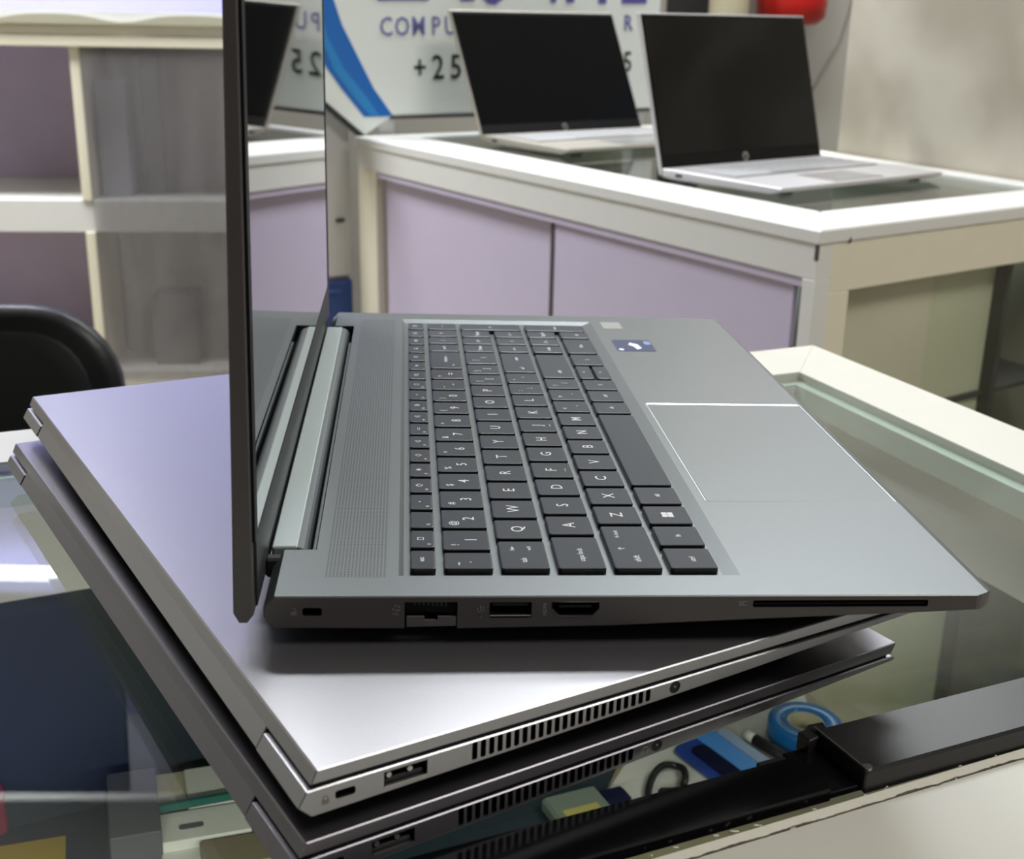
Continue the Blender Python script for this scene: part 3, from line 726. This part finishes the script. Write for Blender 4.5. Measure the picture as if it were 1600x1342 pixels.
bm = new(); lathe(bm, (0, 0, 0), [(11.5, 0.2), (12.9, 0.2), (12.9, 13.5), (11.5, 13.5), (11.5, 0.4)], 30); obj('core', bm, M_BOXC, tr)
p = back(905, 1258, ZS + 8)
ad = thing('adapter_packet', 'grey green packet with a yellow label left of the white sheet', 'packet', MS, (p.x, p.y, ZS + 0.1), 20)
obj('sleeve', box(new(), -20, 18, -14, 14, 0, 10, 2), mat('grey_green_film', srgb(112, 122, 110), 0.4), ad)
obj('label', box(new(), -14, 10, -13, -4, 10, 10.3), mat('dull_yellow', srgb(170, 160, 90), 0.6), ad)
obj('dark_tip', box(new(), 16, 36, -6, 10, 0, 9, 3), M_NAVY, ad)

# ---- black laptop battery lying along the front edge of the glass
bt = thing('laptop_battery', 'long black laptop battery lying on the glass along the front edge', 'battery', MS, (180, -16, ZG), 20.3)
obj('glossy_pack', prism(new(), [(-9.0, 0), (-9.0, 3.6), (-8.4, 4.2), (10.2, 4.2), (10.8, 3.6), (10.8, 0)], 'x', -170, -5, 0.4), M_BATT, bt)
obj('matte_pack', prism(new(), [(-10.2, 0), (-10.2, 7.4), (-9.4, 8.6), (15.0, 8.6), (16.0, 7.8), (16.0, 0)], 'x', 7, 160, 0.5), M_BATT2, bt)
obj('bridge', box(new(), -6, 8, -8.6, 15.5, 0, 2.6, 0.4), M_BATT, bt)
obj('tab', poly_slab(new(), [(-19, 8), (-7, 8), (-7, 13.5), (-17.5, 13.5)], 0.5, 3.2, 0.3), M_BATT2, bt)
obj('clip', poly_slab(new(), [(2, 12), (12, 14), (14, 20), (8, 20.5), (5, 18.5), (2, 18)], 0.5, 7.4, 0.4), M_BATT2, bt)
obj('seam', box(new(), 7.2, 8.0, -9, 17, 8.3, 8.9, 0.2), mat('worn_edge', srgb(74, 72, 68), 0.4), bt)
obj('screw_eye', cyl(new(), (8.8, -8.4, 6.9), 'z', 1.5, 1.9, 14), M_METAL, bt)

# ================================================================ CLOSED LAPTOPS
def lock_icon(par, x, z, s, m, y=-0.05, lift=0.0):
    bm = new(); prism(bm, [(x - s * .42, z - s * .5), (x + s * .42, z - s * .5), (x + s * .42, z + s * .08), (x - s * .42, z + s * .08)], 'y', y, 0)
    pts = [(x - s * .27, y / 2, z + s * .05), (x - s * .27, y / 2, z + s * .28)] + [(x - s * .27 * math.cos(a), y / 2, z + s * .28 + s * .24 * math.sin(a)) for a in [PI * k / 6 for k in range(1, 6)]] + [(x + s * .27, y / 2, z + s * .28), (x + s * .27, y / 2, z + s * .05)]
    tube(bm, pts, s * .06, 5)
    return obj('lock_symbol', bm, m, par, lift)
def bottom_z(d):
    P = [(-1.4, -14), (60, -12.7), (116, -11.2), (151, -10.2), (198, -8.4), (231, -7.2)]
    for (a, za), (b_, zb) in zip(P, P[1:]):
        if d <= b_: return za + (zb - za) * (d - a) / (b_ - a)
    return -7.2
def closed_laptop(label, loc, rz, WD, DP, metal, feet):
    """local x: rear to front, y: along the rear edge, z=0 at the lid top (shifted up so the feet stand at 0)"""
    OZ = 17.5 + feet
    t = thing('closed_laptop', label, 'laptop', MS, (loc[0], loc[1], loc[2] - OZ), rz)
    of = (0, 0, OZ)
    base = [(-2.7, -5.8), (-5.1, -10.2), (-1.4, -14), (60, -12.7), (116, -11.2), (151, -10.2), (198, -8.4), (DP - 1, -7.4), (DP + 0.4, -6.6), (DP - 1.4, -5.4), (6, -5.6)]
    b_ = obj('base', prism(new(), base, 'y', 0, WD, 0.35), metal, t, of)
    c = new()
    prism(c, rrect(5.4, 11.3, -10.6, -8.1, 0.7), 'y', -1, 5)
    box(c, 19.7, 33.0, -1, 11, -11.9, -6.9)
    nv = 23
    for k in range(nv):
        x = 47.2 + k * (110.2 - 48.8) / (nv - 1)
        top_, bot = -6.0, bottom_z(x) + 1.25
        prism(c, rrect(x, x + 1.75, bot, top_, 0.5, 2), 'y', -1, 4)
    cyl(c, (120, -1, -8.05), 'y', 1.95, 12, 20)
    # hinge bay: the lid's rear wall fills it
    box(c, -12, 1.6, 31.5, WD - 31.5, -13.2, 2)
    cut(b_, c, of, m=M_BLACK)
    obj('bottom_cover', prism(new(), [(14, -13), (14, -16.4), (17, -17.5), (DP - 30, -17.5), (DP - 18, -14), (DP - 12, -7.5)], 'y', 14, WD - 14, 0.5), M_BLACK, t, of)
    for x in (22, DP - 44):
        obj('foot', box(new(), x, x + 9, 26, WD - 26, -17.5 - feet, -17.3, 0.6), M_RUBBER, t, of)
    ld = obj('lid', prism(new(), [(0.5, 0), (0, -0.5), (-1.5, -4.2), (DP - 2.2, -4.2), (DP - 0.2, -0.4), (DP - 0.7, 0)], 'y', 0, WD, 0.35), metal, t, of)
    obj('rear_wall', prism(new(), [(-0.2, -1.2), (-1.5, -4.2), (-4.8, -10.2), (-2.2, -12.6), (1.2, -12.6), (1.2, -4.0), (1.0, -1.2)], 'y', 32.3, WD - 32.3, 0.25), metal, ld, of)
    obj('lid_gap_fill', box(new(), 2.5, DP - 3, 1.5, WD - 1.5, -5.7, -4.1), M_BLACK, t, of)  # black filler standing in for the dark recess under the lid
    # ports on the near side
    usb = obj('usb_port', prism(new(), rrect(20.0, 32.7, -11.6, -7.2, 0.4), 'y', 9.6, 10.4), M_BLACK, t, of)
    obj('tongue', box(new(), 20.4, 32.3, 1.2, 9.6, -11.2, -9.9, 0.2), M_RUBBER, usb, of)
    obj('shell_edge', prism(new(), [(19.8, -11.85), (32.9, -11.85), (32.9, -11.4), (19.8, -11.4)], 'y', -0.06, 6), M_METAL, usb, of)
    for x in (21.6, 28.0):
        obj('contact', cyl(new(), (x, 0.8, -8.7), 'y', 0.8, 1.2, 12), M_METAL, usb, of)
    jk = obj('headphone_jack', cyl(new(), (120, 0.2, -8.05), 'y', 1.8, 3, 20), M_BLACK, t, of)
    bm = new(); tube(bm, [(120 + 1.95 * math.cos(2 * PI * k / 24), 0.0, -8.05 + 1.95 * math.sin(2 * PI * k / 24)) for k in range(24)], 0.16, 6, closed=True)
    obj('ring', bm, M_RUBBER, jk, of)
    obj('contact', cyl(new(), (120.1, 0.0, -8.0), 'y', 0.25, 0.3, 10), M_METAL, jk, of)
    lock_icon(t, 2.6, -9.9, 2.5, M_LEGENDDARK, lift=of)
    return t
L3 = closed_laptop('dark grey closed laptop, lowest of the stack, lying on the glass', (18.3, -69.2, -38.0), 27.8, 358.0, 230.5, M_GREY, 3.1)
L2 = closed_laptop('silver closed laptop lying between the open laptop and the dark grey one', (21.3, -67.0, -17.0), 26.6, 364.0, 231.0, M_SILVER, 3.5)
# headphone mark beside the jack of the lower laptop
bm = new(); cx, cz = 115.2, -8.3
tube(bm, [(cx + 1.15 * math.cos(a), -0.04, cz + 1.25 * math.sin(a)) for a in [PI * (-0.15 + 1.3 * k / 10) for k in range(11)]], 0.1, 5)
box(bm, cx - 1.35, cx - 0.85, -0.06, 0, cz - 1.0, cz - 0.1); box(bm, cx + 0.85, cx + 1.35, -0.06, 0, cz - 1.0, cz - 0.1)
obj('headphone_symbol', bm, M_LEGENDDIM, L3, (0, 0, 20.6))

# ================================================================ OPEN LAPTOP ON TOP
WD, DP = 380.8, 236.5
OZ = 17.0
ol = thing('open_laptop', 'grey open laptop with black keyboard, topmost of the stack', 'laptop', MS, (0, 0, -OZ))
of = (0, 0, OZ)
prof = [(0.8, -3.7), (4.2, 0), (DP - 3.2, 0), (DP - 1.2, -0.5), (DP, -2.4), (DP - 1.6, -4.6), (DP - 6, -5.5), (206, -6.6), (160, -8.4), (110, -10.6), (58, -11.4), (4, -10.8), (0.8, -7.2)]
bs = obj('base', prism(new(), prof, 'y', 0, WD, 0.4), [M_DECK, M_SIDE], ol, of)
cut(bs, prism(new(), rrect(-30, DP + 0.05, -0.2, WD + 0.2, 9.5, 8), 'z', -40, 20), of, 'INTERSECT')
bs.data.materials.clear(); bs.data.materials.append(M_DECK); bs.data.materials.append(M_SIDE)
c = new()
# keyboard well with sloped walls
tw = bmesh.new()
xa, xb, ya, yb = 42.2, 154.5, 14.8, 366.2
lo = [tw.verts.new(v) for v in ((xa + 1.6, ya + 0.6, -1.1), (xb - 5.4, ya + 0.6, -1.1), (xb - 5.4, yb - 5.5, -1.1), (xa + 1.6, yb - 5.5, -1.1))]
hi = [tw.verts.new(v) for v in ((xa, ya, 0), (xb, ya, 0), (xb, yb, 0), (xa, yb, 0))]
up = [tw.verts.new((v.co.x, v.co.y, 3)) for v in hi]
tw.faces.new(lo[::-1]); tw.faces.new(up)
for A, B in ((lo, hi), (hi, up)):
    for k in range(4): tw.faces.new((A[k], A[(k + 1) % 4], B[(k + 1) % 4], B[k]))
bmesh.ops.recalc_face_normals(tw, faces=tw.faces[:]); join(c, tw)
cut(bs, c, of)
c = new()
box(c, -6, 14.8, 35.2, 347, -8.6, 4)
box(c, 157.6, 233.2, 79.6, 204.4, -0.55, 4)                                   # touchpad pocket
prism(c, rrect(12.7, 18.7, -6.5, -3.8, 0.7), 'y', -1, 6)
prism(c, [(44.2, -14), (60.7, -14), (60.7, -2.0), (44.2, -2.0)], 'y', -1, 13)
prism(c, rrect(70.7, 84.0, -7.5, -2.1, 0.4), 'y', -1, 11)
prism(c, [(90.4, -2.2), (105.4, -2.2), (105.4, -4.4), (103.2, -6.8), (92.7, -6.8), (90.4, -4.4)], 'y', -1, 9)
prism(c, rrect(154.9, 212.7, -4.2, -1.8, 0.6), 'y', -1, 9)
cut(bs, c, of, m=M_BLACK)
me = bs.data                                             # outer side walls take the darker side colour
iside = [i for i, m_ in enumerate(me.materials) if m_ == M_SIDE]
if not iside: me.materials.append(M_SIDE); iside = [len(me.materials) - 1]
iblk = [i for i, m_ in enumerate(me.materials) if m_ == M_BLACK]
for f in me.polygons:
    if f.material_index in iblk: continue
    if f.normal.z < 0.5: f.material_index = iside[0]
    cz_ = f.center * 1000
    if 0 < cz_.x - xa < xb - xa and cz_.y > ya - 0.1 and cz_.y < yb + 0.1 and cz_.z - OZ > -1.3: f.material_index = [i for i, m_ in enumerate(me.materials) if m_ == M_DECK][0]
obj('bottom_cover', prism(new(), [(18, -10.5), (20, -14.2), (205, -14.2), (214, -6.8)], 'y', 16, WD - 16, 0.5), M_BLACK, ol, of)
for x in (26, 186):
    obj('foot', box(new(), x, x + 9, 40, WD - 40, -17, -14, 0.6), M_RUBBER, ol, of)
# speaker strip
obj('speaker_grille', box(new(), 18.9, 38.6, 13.8, 363.2, -0.3, 0.03), M_GRILLE, ol, of)
# hinge bar in the rear bay
hb = [(-0.4, -7), (-0.4, -0.4), (0.0, -0.05), (7.6, 0.1), (8.2, -0.3), (8.2, -8.4), (0, -8.4)]
hg = obj('hinge_bar', prism(new(), hb, 'y', 37.5, 344.5, 0.8, 2), M_HINGE, ol, of)
hf = [(7.9, -8.4), (7.9, -0.2)] + [(8.0 + 4.5 * math.sin(a), -4.6 + 4.3 * math.cos(a)) for a in [PI / 2 * k / 6 for k in range(1, 7)]] + [(12.4, -8.4)]
obj('rounded_front', prism(new(), hf, 'y', 37.5, 343.5, 0.6, 2), M_HINGEDARK, hg, of)  # darker metal paints the shade on the curve facing the keyboard
obj('bay_strip', box(new(), 13.2, 14.7, 36, 312, -8.4, -0.7, 0.3), M_HINGEDARK, ol, of)
obj('hinge_knuckle', box(new(), -1.9, 3.6, 30.5, 35.0, -8.2, -1.2, 0.8), M_RUBBER, ol, of)
# touchpad; chamfer metals set per edge by how light falls on them
tp = obj('touchpad', box(new(), 158.6, 232.2, 80.6, 202.9, -0.5, -0.12, 0.1), M_DECK, ol, of)
for (x0, x1, y0, y1) in ((157.7, 158.5, 79.7, 204.3), (232.3, 233.1, 79.7, 204.3), (157.7, 233.1, 79.7, 80.4)):
    obj('chamfer', box(new(), x0, x1, y0, y1, -0.5, 0.02, 0.14), M_SHINY if y0 > 100 else (M_HINGE if x1 - x0 < 2 else M_DECK), tp, of)
obj('bright_chamfer', prism(new(), [(203.0, -0.33), (204.4, -0.08), (204.4, -0.5), (203.0, -0.5)], 'x', 158.6, 232.2), mat('cut_edge', srgb(232, 236, 236), 0.28, 1.0), tp, of)  # facet tilted to throw the lamp back as a bright line
# stickers
s1 = obj('processor_sticker', poly_slab(new(), rrect(160.5, 182.2, 299.5, 324, 1.5), 0, 0.12), M_STKBLUE, ol, of)
s1['label'] = 'blue square processor sticker'
obj('sticker_print', poly_slab(new(), [(172, 303), (175, 306), (174, 314), (170, 318), (168.5, 313), (171, 309)], 0.12, 0.18), M_LEGEND, s1, of)
obj('sticker_print', poly_slab(new(), rrect(161.6, 164.4, 301, 304.5, 1), 0.12, 0.18), M_LEGEND, s1, of)
obj('sticker_print', poly_slab(new(), rrect(178, 181.6, 314, 321, 1), 0.12, 0.18), mat('sticker_pale_blue', srgb(120, 150, 190), 0.4), s1, of)
s2 = obj('rating_sticker', poly_slab(new(), rrect(160.2, 171.8, 349.6, 366, 0.8), 0, 0.12), M_STKGREY, ol, of)
s2['label'] = 'small pale grey sticker in the corner'
# ports
pt = obj('network_port', box(new(), 44.5, 60.4, 11.5, 12.5, -10, -2.2), M_BLACK, ol, of)
obj('flap', prism(new(), [(44.9, -10.6), (60.3, -10.2), (60.3, -7.1), (54.6, -7.1), (54.6, -8.3), (50.4, -8.3), (50.4, -7.1), (44.9, -7.1)], 'y', 0.1, 1.0), M_FLAP, pt, of)
for k in range(8):
    obj('contact', box(new(), 47.2 + k * 1.4, 47.7 + k * 1.4, 3, 9, -4.4 - 0.1 * k, -2.2), M_HINGEDARK, pt, of)
pt = obj('usb_port', box(new(), 71, 83.7, 9.5, 10.5, -7.2, -2.4), M_BLACK, ol, of)
obj('tongue', box(new(), 71.6, 83.1, 1.5, 9.5, -4.2, -2.9, 0.2), M_RUBBER, pt, of)
obj('shell_edge', box(new(), 70.9, 83.8, -0.05, 5, -7.0, -6.6, 0.1), M_METAL, pt, of)
pt = obj('video_port', box(new(), 91.5, 104.5, 7.5, 8.5, -6.2, -2.4), M_BLACK, ol, of)
obj('tongue', box(new(), 92.6, 103.2, 1, 7.5, -4.6, -3.6, 0.2), M_RUBBER, pt, of)
bm = new(); tube(bm, [(90.3, 0, -2.1), (105.5, 0, -2.1), (105.5, 0, -4.5), (103.3, 0, -6.95), (92.6, 0, -6.95), (90.3, 0, -4.5)], 0.16, 5, closed=True)
obj('shell_edge', bm, M_HINGEDARK, pt, of)
obj('card_slot', box(new(), 155.4, 212.2, 1.2, 8, -3.9, -3.3), M_RUBBER, ol, of)
lock_icon(ol, 10.0, -5.2, 2.2, M_LEGENDDARK, lift=of)
text_obj('port_legend', 'HDMI', 1.75, M_LEGENDDIM, ol, T(88.2, -0.06, -4.6 + OZ) @ ROT_UP, 0.02)
text_obj('port_legend', 'SC', 2.3, M_LEGENDDIM, ol, T(151.6, -0.06, -2.9 + OZ) @ ROT_FRONT, 0.02)
bm = new(); tube(bm, [(67.9, -0.03, -7.2), (67.9, -0.03, -3.2)], 0.12, 5); tube(bm, [(67.9, -0.03, -5.9), (67.0, -0.03, -5.2), (67.0, -0.03, -4.5)], 0.1, 5); tube(bm, [(67.9, -0.03, -5.4), (68.8, -0.03, -4.8), (68.8, -0.03, -4.0)], 0.1, 5)
cyl(bm, (67.9, -0.06, -7.3), 'y', 0.42, 0.06, 10); box(bm, 68.5, 69.1, -0.06, 0, -4.2, -3.6); cyl(bm, (67.0, -0.06, -4.3), 'y', 0.3, 0.06, 8)
obj('usb_symbol', bm, M_LEGENDDARK, ol, of)
bm = new()
for dx, dz in ((0, 1.6), (1.1, 1.2), (-0.8, 0.4), (0.3, 0), (1.1, 0.1), (-0.4, -1.1), (0.6, -1.3)):
    box(bm, 41.4 + dx - 0.35, 41.4 + dx + 0.35, -0.05, 0, -4.8 + dz - 0.3, -4.8 + dz + 0.3)
obj('network_symbol', bm, M_LEGENDDARK, ol, of)

# lid, standing almost upright and slightly twisted: its far top corner leans back
def twist(o, zoff=OZ):
    for v in o.data.vertices:
        v.co.x -= 2.6e-3 * (v.co.y / 0.381) * max(0.0, (v.co.z * 1000 - zoff) / 177.0)
lp = [(-8.4, -5.8), (-6.7, -9.1), (-4.2, -9.1), (-2.15, -6.2), (-0.6, 223), (-1.4, 226), (-3.4, 226), (-4.4, 223.5), (-5.0, 173), (-7.4, 40)]
ld = obj('lid', prism(new(), lp, 'y', 0, WD, 0.5), M_LIDBACK, ol, of)
def lx(z): return -2.15 + (z + 6.2) * 1.55 / 229.2                           # front face of the lid
def lid_panel(name, z0, z1, y0, y1, p0, p1, m, par, bev=0.15):
    return obj(name, prism(new(), [(lx(z0) + p0, z0), (lx(z0) + p1, z0), (lx(z1) + p1, z1), (lx(z1) + p0, z1)], 'y', y0, y1, bev), m, par, of)
lids = [ld]
for i, (z0, z1, y0, y1) in enumerate(((17.6, 222.5, 1.2, 8.0), (17.6, 222.5, WD - 13, WD - 1.2), (213.5, 222.5, 8.0, WD - 13), (17.6, 18.6, 8.0, WD - 13))):
    lids.append(lid_panel('bezel', z0, z1, y0, y1, -0.1, 0.95, M_BEZEL, ld))
bm = new(); N = 20
g = [[bm.verts.new((lx(z) + 0.8, y, z)) for y in [7.6 + (WD - 20.2) * k / N for k in range(N + 1)]] for z in [18.2 + 195.6 * j / N for j in range(N + 1)]]
for j in range(N):
    for k in range(N):
        f = bm.faces.new((g[j][k], g[j][k + 1], g[j + 1][k + 1], g[j + 1][k])); f.smooth = True
bk_ = [bm.verts.new((lx(z) + 0.1, y, z)) for z, y in ((18.2, 7.6), (18.2, WD - 12.6), (213.8, WD - 12.6), (213.8, 7.6))]
bm.faces.new(bk_)
lids.append(obj('screen', bm, M_SCREEN, ld, of))
lids.append(lid_panel('chin', -0.6, 17.4, 4, WD - 4, -0.1, 0.9, M_CHIN, ld))
lids.append(lid_panel('chin_seal', -6.0, -0.8, 6, WD - 6, -0.1, 0.5, M_RUBBER, ld))
for o in lids: twist(o)

# keyboard: every key its own cap with its printed legend
KH = 1.15
_caps = {}
def cap(wx, ly):
    k = (round(wx, 2), round(ly, 2))
    if k not in _caps:
        bm = bmesh.new(); r = 1.1
        rings = []
        for z, ins in ((-1.0, 0.0), (KH - 0.45, 0.0), (KH - 0.12, 0.12), (KH, 0.5)):
            rings.append([bm.verts.new((x, y, z)) for x, y in rrect(ins, wx - ins, ins, ly - ins, max(0.5, r - ins), 2)])
        n = len(rings[0])
        for a, b_ in zip(rings, rings[1:]):
            for i in range(n):
                f = bm.faces.new((a[i], a[(i + 1) % n], b_[(i + 1) % n], b_[i])); f.material_index = 1
        f = bm.faces.new(rings[-1]); f.material_index = 0
        bm.faces.new(rings[0][::-1])
        _caps[k] = to_mesh('key', bm, [M_KEYTOP, M_KEYSIDE])
    return _caps[k]
GAP = 2.3
def key(x, y, wx, ly, legends):
    """legends: (text, fx, fy, size): fx along x from the hinge side, fy along y from the near end (fractions)"""
    o = obj('key', cap(wx, ly - GAP), None, ol); o.location = (x / 1000, y / 1000, OZ / 1000)
    for s, fx, fy, size in legends:
        if s == 'WIN':
            bm = new()
            for i in (0, 1):
                for j in (0, 1):
                    box(bm, wx * fx - 2.1 + i * 2.2, wx * fx - 0.1 + i * 2.2, (ly - GAP) * fy - 2.1 + j * 2.2, (ly - GAP) * fy - 0.1 + j * 2.2, KH, KH + 0.03)
            obj('legend', bm, M_LEGEND, o); continue
        if s == 'BAR':
            obj('legend', box(new(), wx * fx - 0.1, wx * fx + 0.1, (ly - GAP) * fy - 1.6, (ly - GAP) * fy + 1.6, KH, KH + 0.03), M_LEGEND, o); continue
        text_obj('legend', s, size, M_LEGEND, o, T(wx * fx, (ly - GAP) * fy, KH + 0.04) @ ROT_KEY, 0.03)
    return o
Y0 = 17.7
XR = [46.0, 57.0, 75.7, 94.4, 113.1, 131.8]
KW = 16.0
# function row
fl = ['esc', '\u25a1', '', '\u2022', '\u2600', '\u2737', '\u25c7', '\u25c1', '\u25ad', '\u25c1', '\u25d1', '+', '\u2610', 'f12', 'ins', '\u25a4', '\u25b3', 'del', '\u25a3', '\u23fb']
for k in range(20):
    lg = []
    if fl[k]: lg.append((fl[k], 0.45, 0.5, 3.0 if k else 2.6))
    if 1 <= k <= 12: lg.append(('f%d' % k, 0.78, 0.2, 1.7))
    key(XR[0], Y0 + k * 16.83, 8.3, 16.83, lg)
def letter(s): return [(s, 0.5, 0.5, 6.4)]
def two(a, b_): return [(a, 0.27, 0.24, 4.0), (b_, 0.62, 0.5, 6.0)]
NP = [290.0, 306.0, 322.0, 338.0]
def row(r, first, items, start):
    y = first
    for ln, lg in items:
        key(XR[r], y, KW, ln, lg); y += ln
P = 18.66
row(1, Y0, [(15.0, [('`', 0.62, 0.4, 4), ('~', 0.3, 0.3, 4)])] + [(P, two(a, b_)) for a, b_ in zip('!@#$%^&*()_+', '1234567890-=')] + [(34.0, [('backspace', 0.5, 0.55, 2.6), ('\u2190', 0.75, 0.2, 3.0)])], 0)
row(2, Y0, [(24.4, [('\u21e4', 0.3, 0.72, 3.6), ('\u21e5', 0.66, 0.72, 3.6), ('tab', 0.5, 0.3, 2.8)])] + [(P, letter(s)) for s in 'QWERTYUIOP'] + [(P, [('{', 0.3, 0.3, 4), ('[', 0.6, 0.55, 4.4)]), (P, [('}', 0.3, 0.3, 4), (']', 0.6, 0.55, 4.4)]), (24.0, [('|', 0.3, 0.3, 4), ('\\', 0.6, 0.55, 4.4)])], 0)
row(3, Y0, [(28.0, [('caps lock', 0.55, 0.42, 2.8)])] + [(P, letter(s) + ([('BAR', 0.84, 0.5, 0)] if s in 'FJ' else [])) for s in 'ASDFGHJKL'] + [(P, [(':', 0.3, 0.3, 4), (';', 0.6, 0.55, 4.4)]), (P, [('"', 0.3, 0.3, 4), ("'", 0.6, 0.55, 4.4)]), (38.6, [('enter', 0.5, 0.7, 2.6), ('\u21b5', 0.62, 0.2, 4)])], 0)
row(4, Y0, [(37.6, [('shift', 0.55, 0.22, 3.0), ('\u2191', 0.3, 0.45, 3.2), ('fn lock', 0.3, 0.8, 2.2)])] + [(P, letter(s)) for s in 'ZXCVBNM'] + [(P, [('<', 0.3, 0.3, 4), (',', 0.6, 0.55, 4.4)]), (P, [('>', 0.3, 0.3, 4), ('.', 0.6, 0.55, 4.4)]), (P, [('?', 0.3, 0.3, 4), ('/', 0.6, 0.55, 4.4)]), (46.0, [('shift', 0.6, 0.25, 2.8)])], 0)
row(5, Y0, [(P, [('ctrl', 0.55, 0.45, 2.8)]), (P + 0.3, [('fn', 0.5, 0.5, 2.8)]), (P + 0.3, [('WIN', 0.5, 0.5, 0)]), (P + 0.6, [('alt', 0.5, 0.5, 2.8)]), (91.0, []), (P, [('alt', 0.5, 0.5, 2.8)]), (P, [('ctrl', 0.5, 0.5, 2.8)]), (P, [('\u2039', 0.5, 0.5, 5)])], 0)
key(XR[5], 241.0, 7.4, 25.0, [('\u02c4', 0.5, 0.5, 4)]); key(XR[5] + 8.6, 241.0, 7.4, 25.0, [('\u02c5', 0.5, 0.5, 4)])
key(XR[5], 266.4, KW, 22.4, [('\u203a', 0.5, 0.5, 5)])
for k, s in enumerate(('num lk', '/', '*', '-')):
    key(XR[1], NP[k], KW, 16.0, [(s, 0.5, 0.5, 2.4 if k == 0 else 4.4)])
for r, ss_ in ((2, ('7 home', '8 \u2191', '9 pg up')), (3, ('4 \u2190', '5', '6 \u2192')), (4, ('1 end', '2 \u2193', '3 pg dn'))):
    for k, s in enumerate(ss_):
        key(XR[r], NP[k], KW, 16.0, [(s, 0.55, 0.5, 3.0)])
key(XR[5], NP[0] - 0.4, KW, 32.0, [('0 ins', 0.55, 0.5, 3.0)]); key(XR[5], NP[2], KW, 16.0, [('. del', 0.6, 0.5, 2.8)])
key(XR[2], NP[3], 2 * 18.7 - 2.7, 16.0, [('+', 0.5, 0.5, 4.4)]); key(XR[4], NP[3], 2 * 18.7 - 2.7, 16.0, [('enter', 0.5, 0.5, 2.6)])
